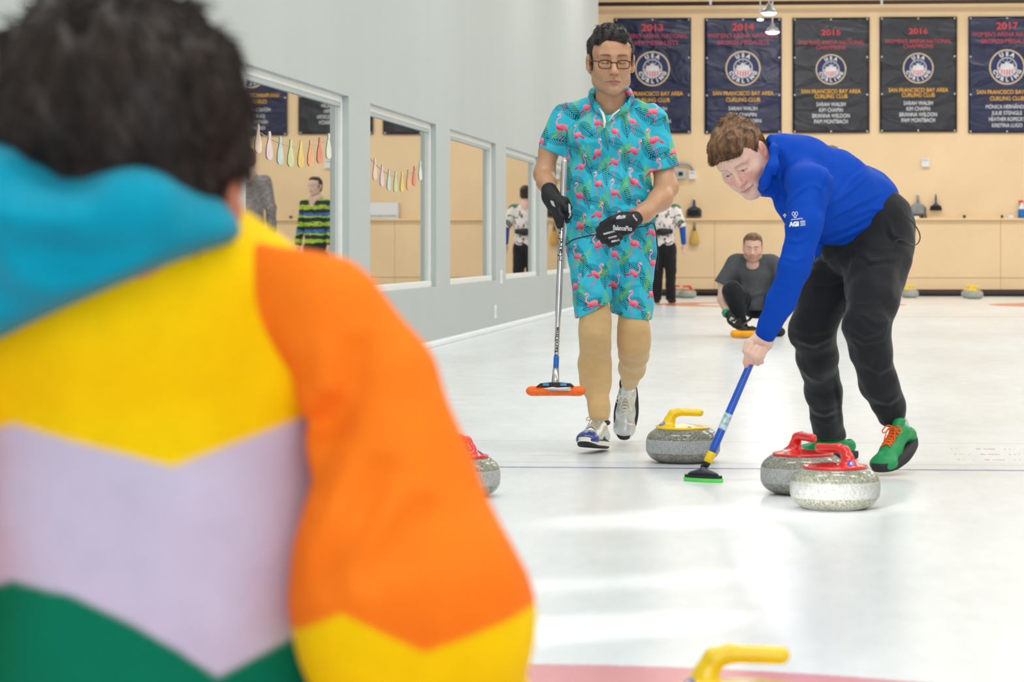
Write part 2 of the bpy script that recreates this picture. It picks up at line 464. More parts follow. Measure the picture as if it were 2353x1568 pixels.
GREY = mat('grey_wall_paint', srgb(184, 191, 190), .75, nscale=.8, namt=.02, bscale=60, bstr=.05, bdist=.001, sc=(1, 2, .2))
PEACH = mat('peach_wall_paint', srgb(245, 216, 174), .7, nscale=1.3, namt=.05, bscale=30, bstr=.08, bdist=.002)
WHITEP = mat('white_frame_paint', srgb(238, 241, 240), .4, namt=.03)
FROST = mat('frosted_ice_edge', srgb(235, 240, 242), .6, nscale=20, namt=.08, bscale=30, bstr=.6, bdist=.01)
BLACK = mat('black_rubber', srgb(26, 27, 32), .55)
DARKBR = mat('dark_brown_trim', srgb(88, 52, 36), .6)
WHITE = mat('white_plastic', srgb(236, 238, 240), .4, namt=.03)
GALV = mat('galvanised_steel', srgb(176, 178, 178), .35, metal=.8)
CEIL = mat('ceiling_paint', srgb(226, 224, 216), .8)

ZB, ZT, WH = 0.50, 1.895, 7.0
wins = []
for k in range(8):
    y0 = 18.92+4.17*(k-2); wins.append((y0, y0+3.3))
# the left wall with its window openings
w = MB(); ys = [1.0]; 
w.box((XW-.25, -6, 0), (XW, YC, ZB)); w.box((XW-.25, -6, ZT), (XW, YC, WH))
prev = -6.0
for (a, c_) in wins:
    if c_ > YC: continue
    w.box((XW-.25, prev, ZB), (XW, a, ZT)); prev = c_
w.box((XW-.25, prev, ZB), (XW, YC, ZT))
w.build('wall_left', GREY)['kind'] = 'structure'
MB().box((-9, YB, 0), (16, YB+.25, WH)).build('wall_back', PEACH)['kind'] = 'structure'
m2 = PEACH
MB().box((XW-2.5, YB-.05, .10), (16, YB, 1.30)).build('trim_1', m2)['kind'] = 'structure'      # lower boarding
MB().box((XW-2.5, YB-.11, 1.30), (16, YB, 1.335), .006).build('trim_2', m2)['kind'] = 'structure'  # ledge
s = MB()
for zz in (.315,): s.box((XW-2.5, YB-.054, zz-.006), (16, YB-.05, zz+.006))
for i in range(-3, 8): s.box((.66+i*2.44, YB-.054, .10), (.668+i*2.44, YB-.05, 1.3))
s.build('trim_3', mat('panel_seam', srgb(206, 172, 124), .8))['kind'] = 'structure'
MB().box((XW-2.5, YB-.07, .075), (16, YB-.02, .115)).build('trim_4', DARKBR)['kind'] = 'structure'
MB().box((XW-2.5, YB-.05, 0), (16, YB-.01, .09)).build('baseboard_back', WHITE)['kind'] = 'structure'
MB().box((XW, -6, 0), (XW+.07, YC, .045), .012).build('baseboard_left', FROST)['kind'] = 'structure'
MB().box((16, -6, 0), (16.25, YB+.6, WH)).build('wall_right', PEACH)['kind'] = 'structure'
MB().box((-9, -6, WH), (16.25, YB+.6, WH+.2)).build('ceiling', CEIL)['kind'] = 'structure'
MB().box((-9.2, YC-9, 0), (-9, YB+.6, WH)).build('wall_side_far', PEACH)['kind'] = 'structure'
bump_bar = MB().tube([(XW-2, YB-.13, .034), (15.8, YB-.13, .034)], .034, 12).build('foam_bumper', BLACK, smooth=True)
tag(bump_bar, 'long black foam bumper lying on the ice along the foot of the peach wall', 'bumper')

# viewing windows: reflective panes in white frames
gm, nt, b = newmat('window_glass')
gl = nt.nodes.new('ShaderNodeBsdfGlossy'); gl.inputs['Roughness'].default_value = .012; gl.inputs['Color'].default_value = (.93, .93, .91, 1)
tr = nt.nodes.new('ShaderNodeBsdfTransparent'); tr.inputs[0].default_value = (.8, .84, .84, 1)
ly = nt.nodes.new('ShaderNodeLayerWeight'); ly.inputs['Blend'].default_value = .5
f = (E(nt, ly.outputs['Facing'])).step(.5, .86)*.72+.12
ms = nt.nodes.new('ShaderNodeMixShader'); nt.links.new(f.k, ms.inputs[0]); nt.links.new(tr.outputs[0], ms.inputs[1]); nt.links.new(gl.outputs[0], ms.inputs[2])
nt.links.new(ms.outputs[0], nt.nodes['Material Output'].inputs['Surface']); GLASS = gm
D = .045
for k, (a, c_) in enumerate(wins):
    if c_ > YC: continue
    fr = MB(); x0, x1 = XW-D-.05, XW-D
    t = .045
    fr.box((x0, a, ZB), (x1, a+t, ZT), .004).box((x0, c_-t, ZB), (x1, c_, ZT), .004)
    fr.box((x0, a+t, ZB), (x1+.012, c_-t, ZB+t*1.1), .004).box((x0, a+t, ZT-t), (x1, c_-t, ZT), .004)
    o = fr.build('window_%d' % (k+1), WHITEP); o['kind'] = 'structure'
    MB().box((x0+.02, a+t, ZB+t), (x0+.028, c_-t, ZT-t)).build('glass_pane', GLASS, o)
    il = MB(); il.box((x0+.028, a+t, ZT-t-.03), (x0+.045, c_-t, ZT-t)).build('inner_bead', GREY, o)
# the dim viewing room behind the panes
RM = mat('viewing_room_wall', srgb(150, 138, 120), .9)
MB().box((XW-3.2, -3, -.01), (XW-3.05, YC-.3, 3.2)).build('wall_room', RM)['kind'] = 'structure'
MB().box((XW-3.2, -3, 3.2), (XW-.25, YC-.3, 3.3)).build('ceiling_room', RM)['kind'] = 'structure'
MB().box((XW-3.2, YC-.3, 0), (XW-.25, YC, 3.3)).build('wall_room_end', RM)['kind'] = 'structure'

# bunting hung on two of the panes
BCOL = [(226, 236, 232), (244, 214, 204), (226, 204, 214), (190, 216, 214), (206, 222, 160), (240, 208, 96), (240, 160, 110), (236, 120, 100)]
def bunting(a, c_, lab, shapes, y0, y1, z0, sag, s=1.0):
    t = empty('paper_bunting', (XW-D-.02, (y0+y1)/2, z0), lab, 'bunting')
    X = XW-D-.0190; pts = []
    for i in range(25):
        u = i/24; pts.append((X, y0+(y1-y0)*u, z0-sag*4*u*(1-u)))
    MB().tube(pts, .0016, 5).build('string', mat('bunting_string', srgb(200, 190, 170), .8), t, True)
    for i in range(shapes):
        u = (i+.5)/shapes; yy = y0+(y1-y0)*u; zz = z0-sag*4*u*(1-u)
        out = [(-.012, .045), (-.02, .0), (-.06, -.07), (-.065, -.125), (-.03, -.145), (.03, -.145), (.065, -.125), (.06, -.07), (.02, 0), (.03, .03), (.012, .05)]
        cc = srgb(*[int(v*.72+w_*.28) for v, w_ in zip(BCOL[i % len(BCOL)], (226, 206, 176))])
        mt = mat('bunting_paper_%d' % (i % len(BCOL)), cc, .8) if ('bunting_paper_%d' % (i % len(BCOL))) not in bpy.data.materials else bpy.data.materials['bunting_paper_%d' % (i % len(BCOL))]
        MB().prism([(p*s*1.6, q*s) for p, q in out], (X-.001, yy, zz), (0, 1, 0), (0, 0, 1), (.002, 0, 0)).build('paper_pennant', mt, t, True)
bunting(*wins[1], 'string of pastel paper shapes hanging on the second window beside the dark hair', 9, wins[1][0]+.15, wins[1][1]-.25, 1.60, .12, .9)
bunting(*wins[2], 'string of pastel paper shapes hanging on the third window, lower and fainter', 9, wins[2][0]+.1, wins[2][1]-.3, 1.56, .16, .85)

# wall plates near the foot of the left wall
for (px, pya, pyb, lab) in ((1148.5, 621, 652, 'white cover plate on the grey wall between two windows, the upper one'), (1134.5, 701, 732, 'white cover plate low on the grey wall, nearer the ice')):
    Y = 26.8*732/(1880-px); p0 = at(px, pya, Y); p1 = at(px, pyb, Y)
    o = MB().box((XW, Y-.075, p1.z), (XW+.008, Y+.075, p0.z), .003).build('wall_plate', WHITE); tag(o, lab, 'wall plate', 'plates on the grey wall')
    MB().box((XW+.008, Y-.02, (p0.z+p1.z)/2-.03), (XW+.010, Y+.02, (p0.z+p1.z)/2+.03)).build('socket', mat('plate_inset', srgb(214, 216, 216), .4), o)

# ------------------------------------------------------------ banners on the far wall
NAVY, SOOT = srgb(24, 32, 72), srgb(36, 38, 48)
def vinyl(name, c):
    m, nt, b = newmat(name); v = coord(nt)[0]
    f = noise(nt, 2.2, 4, sc=(1, 1, 2.2), dist=1.2)
    nt.links.new(mix(nt, f.step(.35, .75), tuple(q*.75 for q in c), tuple(q*1.25 for q in c)), b.inputs['Base Color'])
    b.inputs['Roughness'].default_value = .3
    bump(nt, b, noise(nt, 1.6, 2, sc=(1, 1, 1.8), dist=1.5), .8, .05); return m
VN, VS = vinyl('navy_vinyl', NAVY), vinyl('charcoal_vinyl', SOOT)
REDT, PINKT = mat('banner_red', srgb(224, 62, 70), .5), mat('banner_rose', srgb(196, 70, 90), .5)
GOLD, OFFW, CREAM = mat('banner_gold', srgb(236, 176, 60), .5), mat('banner_white', srgb(224, 226, 232), .5), mat('banner_cream', srgb(228, 204, 168), .5)
NAVYM = mat('emblem_navy', srgb(28, 42, 92), .5); STR = mat('emblem_red', srgb(214, 90, 100), .5); GROM = mat('brass_grommet', srgb(222, 214, 190), .3, metal=.6)
def disc(r, y, n=48, a0=0, a1=2*math.pi, r0=0.0, th=.002):
    me = MB(); k = n; o = []
    for i in range(k+1):
        a = a0+(a1-a0)*i/k; o.append((r*math.cos(a), r*math.sin(a)))
    if r0 > 0:
        vs = [Vector((p, y, q)) for p, q in o]+[Vector((p*r0/r, y, q*r0/r)) for p, q in o]
        me.add(vs, [(i, i+1, i+1+k+1, i+k+1) for i in range(k)])
    else:
        me.add([Vector((0, y, 0))]+[Vector((p, y, q)) for p, q in o], [(0, i+1, i+2) for i in range(k)])
    return me
def banner(px0, px1, py0, py1, year, lines, names, dark, lab, ylay):
    A = at(px0, py1, YB-.03); B = at(px1, py0, YB-.03); cx_ = (A.x+B.x)/2; wd = B.x-A.x; ht = B.z-A.z
    y0 = YB-.03
    t = empty('championship_banner', (cx_, y0, A.z), lab, 'banner', 'banners on the far wall')
    g = MB(); nx, nz = 24, 36; ph = px0*.01
    for j in range(nz+1):
        for i in range(nx+1):
            u, v = i/nx-.5, j/nz
            yy = -.006+.005*math.sin(v*17+ph+u*3)*abs(u)*2
            g.v.append(Vector((u*wd, yy, v*ht)))
    g.f = [[j*(nx+1)+i, j*(nx+1)+i+1, (j+1)*(nx+1)+i+1, (j+1)*(nx+1)+i] for j in range(nz) for i in range(nx)]
    me = pyd('cloth', g.v, g.f)
    cl = link('cloth', me, VS if dark else VN, t)
    md = cl.modifiers.new('t', 'SOLIDIFY'); md.thickness = .002; md.offset = 1
    def Z(py): return B.z-A.z-(py-py0)/(py1-py0)*ht
    yt = -.016
    def row(name, s, py, hpx, m_, wpx=None, bold=.012):
        size = hpx/136*1.38; me = text_mesh(s, size, bold*size)
        w_ = max(v.co.x for v in me.vertices)-min(v.co.x for v in me.vertices)
        sx = (wpx/(px1-px0)*wd/w_) if wpx else 1
        for v in me.vertices: v.co.x *= sx
        me.transform(frame((0, yt, Z(py)), (1, 0, 0), (0, 0, 1)))
        return link(name, me, m_, t, smooth=False)
    row('year_lettering', year, ylay['y'], ylay['yh'], REDT, ylay['yw'], .02)
    for i, s_ in enumerate(lines): row('title_lettering', s_, ylay['t'][i], ylay['th'], PINKT, ylay['tw'][i])
    for i, s_ in enumerate(('SAN FRANCISCO BAY AREA', 'CURLING CLUB')): row('club_lettering', s_, ylay['c'][i], ylay['ch'], GOLD, ylay['cw'][i], .02)
    for i, s_ in enumerate(names): row('name_lettering', s_, ylay['n']+i*ylay['nd'], ylay['nh'], OFFW, ylay['nw'][i])
    rr_ = ylay['er']/136; zc = Z(ylay['e'])
    e = MB(); o = disc(rr_, 0).build('emblem', CREAM, t); o.location = (0, yt, zc)
    disc(rr_*.92, -.003).build('emblem_disc', NAVYM, o)
    disc(rr_*.55, -.005).build('emblem_centre', OFFW, o)
    disc(rr_*.50, -.007, 32, 0, math.pi).build('emblem_sky', NAVYM, o)
    for k in range(-3, 4):
        xx = k*rr_*.145; hh = math.sqrt(max(0, (.5*rr_)**2-(abs(xx)+.03*rr_)**2))
        MB().box((xx-.035*rr_, -.008, -hh), (xx+.035*rr_, -.0065, -.02*rr_)).build('emblem_stripe', STR, o)
    st = [(-.36, 0), (-.38, .09), (-.3, .17), (-.1, .2), (-.12, .3), (.16, .3), (.16, .25), (-.02, .22), (.1, .2), (.3, .17), (.38, .09), (.36, 0), (.3, -.14), (-.3, -.14)]
    MB().prism([(a*rr_, q*rr_) for a, q in st], (0, -.012, 0), (1, 0, 0), (0, 0, 1), (0, .003, 0)).build('emblem_stone', OFFW, o)
    for k in range(5):
        a = R(150-30*k); MB().prism([(.035*rr_*math.cos(i*1.2566), .035*rr_*math.sin(i*1.2566)) for i in range(5)], (.41*rr_*math.cos(a), -.010, .41*rr_*math.sin(a)), (1, 0, 0), (0, 0, 1), (0, .002, 0)).build('emblem_star', OFFW, o)
    for (word, a0, da, up) in (('USA', 115, -25, 1), ('CURLING', 202.5, 22.5, -1)):
        it = []
        for i, ch in enumerate(word):
            a = R(a0+da*i); me = text_mesh(ch, rr_*.31, .02*rr_)
            ux = Vector((math.sin(a), 0, -math.cos(a)))*up; uz = Vector((math.cos(a), 0, math.sin(a)))*up
            it.append((me, frame((.73*rr_*math.cos(a), -.009, .73*rr_*math.sin(a)), ux, uz)))
        link('emblem_lettering', join_meshes(it), OFFW, o, smooth=False)
    for gx in (-.47, 0, .47):
        for gz in (.012, .33, .655, .985):
            if gx == 0 and gz in (.33, .655): continue
            q = MB().lathe([(.008, -.002), (.014, 0), (.014, .003), (.008, .005)], 12).build('grommet', GROM, t)
            q.rotation_euler = (R(90), 0, 0); q.location = (gx*wd, -.018, gz*ht)
    return t
LA = dict(y=64, yh=17, yw=50, t=(83, 99), th=10, tw=(163, 118), e=158, er=41, c=(216, 231), ch=9.5, cw=(140, 79), n=251, nd=14.3, nh=9, nw=(66, 62, 84, 84))
LB = dict(y=75, yh=13, yw=44, t=(98, 109.5), th=9, tw=(154, 68), e=159.5, er=35.5, c=(210.5, 222), ch=9.5, cw=(137, 76), n=240.5, nd=13.2, nh=9.5, nw=(67, 54, 86, 77))
def sh(L, d, **k):
    q = dict(L); 
    for a in ('y', 'e', 'n'): q[a] += d
    q['t'] = tuple(v+d for v in q['t']); q['c'] = tuple(v+d for v in q['c']); q.update(k); return q
W3 = ('SARAH WALSH', 'KIM CHAPIN', 'BRIANNA WELDON', 'PAM MONTBACH')
banner(1411, 1588, 41, 307, '2013', ("WOMEN'S ARENA NATIONAL", 'SILVER MEDALISTS'), ('SARAH WALSH', 'KIM CHAPIN', 'GABRIELA THORN'), False, 'navy 2013 silver medalists banner, partly behind the head of the man in the flamingo shirt', sh(LA, 0))
banner(1619, 1796, 41, 307, '2014', ("WOMEN'S ARENA NATIONAL", 'BRONZE MEDALISTS'), ('SARAH WALSH', 'KIM CHAPIN', 'GABRIELA THORN'), False, 'navy 2014 bronze medalists banner above the bending man', sh(LA, -1, n=250))
banner(1821, 1998, 40, 306, '2015', ("WOMEN'S ARENA NATIONAL", 'CHAMPIONS'), W3, True, 'charcoal 2015 champions banner, third from the left', LB)
banner(2021, 2199, 38, 304, '2016', ("WOMEN'S ARENA NATIONAL", 'CHAMPIONS'), W3, True, 'charcoal 2016 champions banner above the white thermostat box', sh(LB, -3))
banner(2225, 2403, 37, 306, '2017', ("WOMEN'S ARENA NATIONAL", 'BRONZE MEDALISTS'), ('MÓNICA HERNÁNDEZ', 'JULIE STENGLE', 'HEATHER KOPECKY', 'KRISTINA LUGO'), False, 'navy 2017 banner cut off by the right edge of the photo', sh(LA, -4, nw=(98, 70, 84, 70), n=246))

# pipe and lamps under the ceiling
pz = at(1900, 6, YB-.3).z
o = MB().tube([(-6, YB-.3, pz), (15.9, YB-.3, pz)], .035, 10).build('sprinkler_pipe', mat('dark_pipe', srgb(66, 50, 42), .5), smooth=True); tag(o, 'dark horizontal sprinkler pipe running along the top of the peach wall', 'pipe')
for px in (1633, 2026, 1345, 2420):
    q = at(px, 5, YB-.3); MB().box((q.x-.02, q.y-.04, q.z-.05), (q.x+.02, q.y+.04, q.z+.3)).build('pipe_hanger', GALV, o, True)
BULB = emis('lamp_glow', (1, .98, .94), 9); SHADE = mat('aluminium_lamp_shade', srgb(150, 152, 150), .35, metal=.7)
def pendant(px, py, r_px, Y, lab):
    p = at(px, py, Y); r = r_px*Y/6000
    t = empty('pendant_lamp', p, lab, 'lamp', 'pendant lamps near the ceiling')
    MB().lathe([(r, 0), (r*1.03, r*.08), (r*.75, r*.45), (r*.35, r*.8), (r*.3, r*1.1), (r*.12, r*1.2)], 24).build('lamp_shade', SHADE, t, smooth=True)
    MB().lathe([(r*.1, -r*.28), (r*.6, -r*.22), (r*.92, -.02*r), (r*.9, .02*r)], 24).build('lamp_glow', BULB, t, smooth=True)
    MB().tube([(0, 0, r*1.15), (0, 0, WH-p.z)], .012, 6).build('lamp_cord', GALV, t)
    l = bpy.data.lights.new('lamp', 'POINT'); l.energy = 22; l.shadow_soft_size = .12; lo = bpy.data.objects.new('lamp', l); C.objects.link(lo); lo.parent = t; lo.location = (0, 0, -r*.6)
pendant(1767, 30, 19, 33, 'larger glowing pendant lamp at the top of the frame, before the 2014 banner')
pendant(1775, 74, 17, 37, 'lowest pendant lamp with a dark shade, in front of the 2014 banner')
pendant(1747, 45, 8, 42, 'smallest pendant lamp, just left of and between the two larger ones')

# things fixed to the far wall
def wallp(px, py, d=.0): return at(px, py, YB-d)
def wbox(name, x0, y0, x1, y1, dep, m_, lab, cat, d=.0, parts=None):
    a = wallp(x0, y1, d); b_ = wallp(x1, y0, d)
    o = MB().box((a.x, a.y-dep, a.z), (b_.x, b_.y, b_.z), .008).build(name, m_); tag(o, lab, cat)
    return o
GP = mat('grey_plastic', srgb(198, 200, 200), .4)
o = wbox('electrical_box', 1553, 388, 1576, 411, .12, GP, 'pale grey switch box on the peach wall beside the flamingo shirt sleeve', 'switch box')
MB().box((wallp(1560, 400).x, YB-.14, wallp(1560, 404).z), (wallp(1570, 400).x, YB-.12, wallp(1560, 396).z)).build('switch', BLACK, o)
o = wbox('junction_box', 1583, 393, 1599, 412, .09, WHITE, 'small white junction box under the curved conduit', 'junction box')
MB().box((wallp(1586, 400).x, YB-.1, wallp(1586, 399).z), (wallp(1596, 400).x, YB-.09, wallp(1586, 396).z)).build('label_plate', GP, o)
pts = spline([wallp(1548, 375, .06), wallp(1572, 375, .06), wallp(1586, 379, .06), wallp(1592, 388, .06), wallp(1592, 394, .06)], 6)
o = MB().tube(pts, .022, 10).build('conduit', GALV, smooth=True); tag(o, 'curved metal conduit running into the small white junction box', 'conduit')
o = wbox('thermostat', 2117, 365, 2136, 384, .06, WHITE, 'white thermostat box on the peach wall under the 2016 banner', 'thermostat')
MB().box((wallp(2120, 370).x, YB-.068, wallp(2120, 370).z), (wallp(2133, 370).x, YB-.06, wallp(2120, 367).z)).build('display', GP, o)
PANG, PANB = mat('grey_dustpan', srgb(150, 152, 150), .5), mat('charcoal_dustpan', srgb(74, 70, 70), .5)
BLUEH = mat('blue_handle', srgb(30, 90, 180), .5); BRISTLE = mat('black_bristle', srgb(30, 30, 33), .9, bscale=300, bstr=.6)
def dustpan(px, pt, pb, hw, m_, lab, inner=None):
    c = wallp(px, pb, .06); s_ = 1/136.*1.0; H = (pb-pt)*.0075; hw = hw*.0075
    t = empty('dustpan', (c.x, YB-.03, c.z), lab, 'dustpan')
    out = [(-hw, 0), (-hw, H*.34), (-hw*.8, H*.46), (-hw*.3, H*.56), (-.03, H*.62), (.03, H*.62), (hw*.3, H*.56), (hw*.8, H*.46), (hw, H*.34), (hw, 0)]
    MB().prism(out, (0, -.005, 0), (1, 0, 0), (0, 0, 1), (0, -.03, 0)).build('pan', m_, t)
    MB().box((-hw, -.075, 0), (-hw+.02, -.03, H*.36), .004).box((hw-.02, -.075, 0), (hw, -.03, H*.36), .004).box((-hw, -.08, -.01), (hw, -.03, .012), .004).build('pan_rim', PANB, t)
    MB().tube([(0, -.02, H*.6), (0, -.02, H*.97)], [.024, .018], 10).build('handle', m_, t, smooth=True)
    MB().lathe([(.01, 0), (.02, .005), (.02, .03), (.01, .035)], 10, (0, -.02, H*.97)).build('hanging_cap', WHITE, t)
    return t
dustpan(2109, 448, 493, 18.5, PANG, 'grey dustpan hanging over the ledge right of the bending man')
t = dustpan(1595, 458, 497, 17, PANB, 'charcoal dustpan with a black hand brush in it, hanging left of the bending man')
def brush(px, pt, pb, hw, lab, dep=.03):
    c = wallp(px, pb); H = (pb-pt)*.0075; hw *= .0075
    t = empty('hand_brush', (c.x, YB-dep, c.z), lab, 'brush')
    MB().prism([(-hw, 0), (-hw*.85, H*.28), (hw*.85, H*.28), (hw, 0)], (0, -.01, 0), (1, 0, 0), (0, 0, 1), (0, -.045, 0)).build('bristles', BRISTLE, t)
    MB().prism([(-hw*.8, H*.26), (-hw*.25, H*.42), (hw*.25, H*.42), (hw*.8, H*.26)], (0, -.012, 0), (1, 0, 0), (0, 0, 1), (0, -.04, 0)).build('brush_block', PANB, t)
    MB().tube([(0, -.03, H*.4), (0, -.03, H*.66)], .016, 8).build('grip', BLUEH, t, smooth=True)
    MB().tube([(0, -.03, H*.66), (0, -.03, H)], [.016, .01], 8).build('handle', PANB, t, smooth=True)
brush(2150, 447, 484, 14, 'black hand brush hanging to the right of the grey dustpan')
brush(1595, 460, 492, 12, 'black hand brush with a blue grip tucked into the charcoal dustpan', .11)
# corn whisk broom below the ledge
c = wallp(1596, 562, .05); t = empty('whisk_broom', (c.x, YB-.10, c.z), 'yellow corn whisk broom hanging below the ledge between the two men in front', 'whisk broom')
CORN = mat('corn_straw', srgb(214, 176, 92), .8, nscale=40, bscale=220, bstr=.8, sc=(1, 1, .1))
MB().lathe([(.085, 0), (.08, .08), (.05, .2), (.028, .25)], 20).build('straw', CORN, t, smooth=True); t.children[-1].scale = (1, .45, 1)
MB().tube([(0, 0, .24), (0, 0, .32)], [.03, .018], 10).build('binding', mat('broom_binding', srgb(120, 108, 84), .7), t, smooth=True)
MB().tube(spline([(0, 0, .31), (.02, 0, .35), (0, 0, .37), (-.02, 0, .35), (0, 0, .32)], 4), .005, 6).build('hanging_loop', BLACK, t)
# spray bottle, white paper stack and bits on the ledge
c = wallp(2347, 499); t = empty('spray_bottle', (c.x, YB-.06, 1.335), 'blue-labelled spray bottle with a red nozzle on the ledge at the right edge', 'bottle')
MB().lathe([(.055, 0), (.058, .02), (.058, .15)], 20).build('label_band', mat('blue_label', srgb(20, 110, 190), .4), t, smooth=True)
MB().lathe([(.057, .15), (.055, .16), (.03, .22), (.018, .25), (.018, .27)], 20).build('bottle_body', WHITE, t, smooth=True)
MB().box((-.05, -.02, .265), (.03, .02, .30), .006).box((-.045, -.012, .22), (-.03, .012, .27), .004).build('nozzle', mat('red_plastic', srgb(206, 40, 40), .4), t)
a = at(1960, 499, YB-.06)
o = MB().box((a.x, YB-.1, 1.335), (a.x+.58, YB-.01, 1.335+.28), .006).build('paper_box', WHITE); tag(o, 'white box standing on the ledge behind the bending man, seen mirrored in a window', 'box')
MB().box((a.x+.03, YB-.104, 1.36), (a.x+.55, YB-.1, 1.40)).build('box_label', GP, o)
for i, (px, w_) in enumerate(((2100, 12), (2117, 5), (2126, 3), (2213, 6), (2300, 5), (2318, 10))):
    q = at(px, 499, YB-.08); o = MB().box((q.x, YB-.1, 1.335), (q.x+w_*.0075, YB-.06, 1.335+(.05 if i != 0 else .035)), .004).build('small_clutter' if False else ('eraser' if i in (0, 5) else 'pencil_stub'), WHITE if i in (0, 5) else BLACK)
    tag(o, ['white eraser lying on the ledge just under the grey dustpan', 'black stub on the ledge under the grey dustpan', 'smaller black stub on the ledge right of the dustpan', 'black stub on the ledge midway between the brush and the spray bottle', 'black stub on the ledge left of the spray bottle', 'white eraser on the ledge nearest the spray bottle'][i], 'stationery', 'bits on the ledge')

# ------------------------------------------------------------ curling stones
def granite(name, dark, lite, sc_=1.0):
    m, nt, b = newmat(name); vec, x, y, z = coord(nt)
    v = nt.nodes.new('ShaderNodeTexVoronoi'); v.inputs['Scale'].default_value = 400*sc_; nt.links.new(vec, v.inputs['Vector'])
    sp = nt.nodes.new('ShaderNodeSeparateColor'); nt.links.new(v.outputs['Color'], sp.inputs[0])
    f = E(nt, sp.outputs[0]); g = E(nt, sp.outputs[1]); n_ = noise(nt, 8, 3)
    band = (z-.066).abs().lt(.0255)
    c1 = mix(nt, (f*.6+n_*.5).step(.2, .85), dark, lite)
    c1 = mix(nt, f.lt(.10), c1, srgb(58, 60, 56))
    c2 = mix(nt, (noise(nt, 300, 2, sc=(1, 1, .15))*.6+f*.5).step(.25, .8), srgb(136, 139, 137), srgb(192, 194, 191))
    nt.links.new(mix(nt, band, c1, c2), b.inputs['Base Color'])
    nt.links.new((band*.5+.14).k, b.inputs['Roughness']); 
    bump(nt, b, band*noise(nt, 120, 2), .25, .001); return m
GRA = granite('grey_granite', srgb(84, 86, 78), srgb(168, 166, 152)); GRB = granite('olive_granite', srgb(96, 100, 88), srgb(180, 180, 162))
GRN = granite('pale_green_granite', srgb(118, 128, 112), srgb(196, 202, 186))
YEL = mat('yellow_handle_plastic', srgb(248, 208, 0), .22, namt=.03, coat=.4); RED = mat('red_handle_plastic', srgb(222, 34, 28), .2, namt=.04, coat=.5)
RR = .145
prof = [(.062, 0), (.066, .0015), (.07, .006), (.095, .013)]
for i in range(15):
    a = R(-62+i*8); prof.append((RR-.045+.045*math.cos(a) if abs(a) > R(24) else RR-.0035*(1-math.cos(a)*0)-.000, .062+.052*math.sin(a)))
prof = [(.06, .0), (.064, .0005), (.067, .004), (.088, .011), (.108, .018), (.124, .027), (.136, .0375), (.1425, .0475), (.1447, .055), (.145, .062), (.1447, .070), (.1425, .0785), (.136, .090), (.126, .1005), (.113, .108), (.1, .112), (.06, .1135)]
def dense(prof, k=4):
    pts = spline([(a, 0, c_) for a, c_ in prof], k); return [(p.x, p.z) for p in pts]
body_me = MB().lathe(dense(prof, 3), 72).mesh('granite_body')
# handle: plate and gooseneck blended as one solid
z0 = .1305
prof = [(.055, .0), (.066, .0)]
for i in range(25):
    z_ = .0005+.130*i/24; t_ = (z_-.066)/(.073 if z_ < .066 else .078); prof.append((RR*(1-abs(t_)**3)**.38, z_))
prof.append((.06, .1308))
body_me = MB().lathe(dense(prof, 3), 72).mesh('granite_body')
hp = [group([rc((0, 0, z0+.004), (0, 0, z0+.006), .1, .1, (0, 0, 1), .12)], 0)]
sd = Sdf((-.13, -.125, .11), (.13, .125, .23), .0025)
def plate(X, Y, Z):
    r = np.sqrt(X*X+Y*Y); h = z0+.0085+.010*np.clip(1-r/.1, 0, 1)
    return np.maximum(np.maximum(r-.105, Z-h-.001*np.cos(r*0)), z0-.001-Z)
sd.add(Prim(plate, (-.11, -.11, .1), (.11, .11, .16)), 0)
sd.add(rc((-.064, 0, z0+.004), (-.053, 0, z0+.034), .025, .0165), .03); sd.add(rc((-.053, 0, z0+.034), (-.040, 0, z0+.057), .0165, .0155), .015)
sd.add(rc((-.040, 0, z0+.057), (-.016, 0, z0+.0645), .0155, .0145), .012); sd.add(rc((-.016, 0, z0+.0645), (.066, 0, z0+.062), .0146, .0148), .008)
sd.cut((0, 0, z0-.001), (0, 0, -1), .0005)
HV, HQ = sd.net(2)
handle_me = mesh_of([(HV, HQ)], 'handle')
BLK = mat('black_washer', srgb(30, 22, 18), .5); DECB = mat('blue_roundel', srgb(50, 60, 200), .4); SIL = mat('silver_badge', srgb(210, 212, 210), .3, metal=.4)
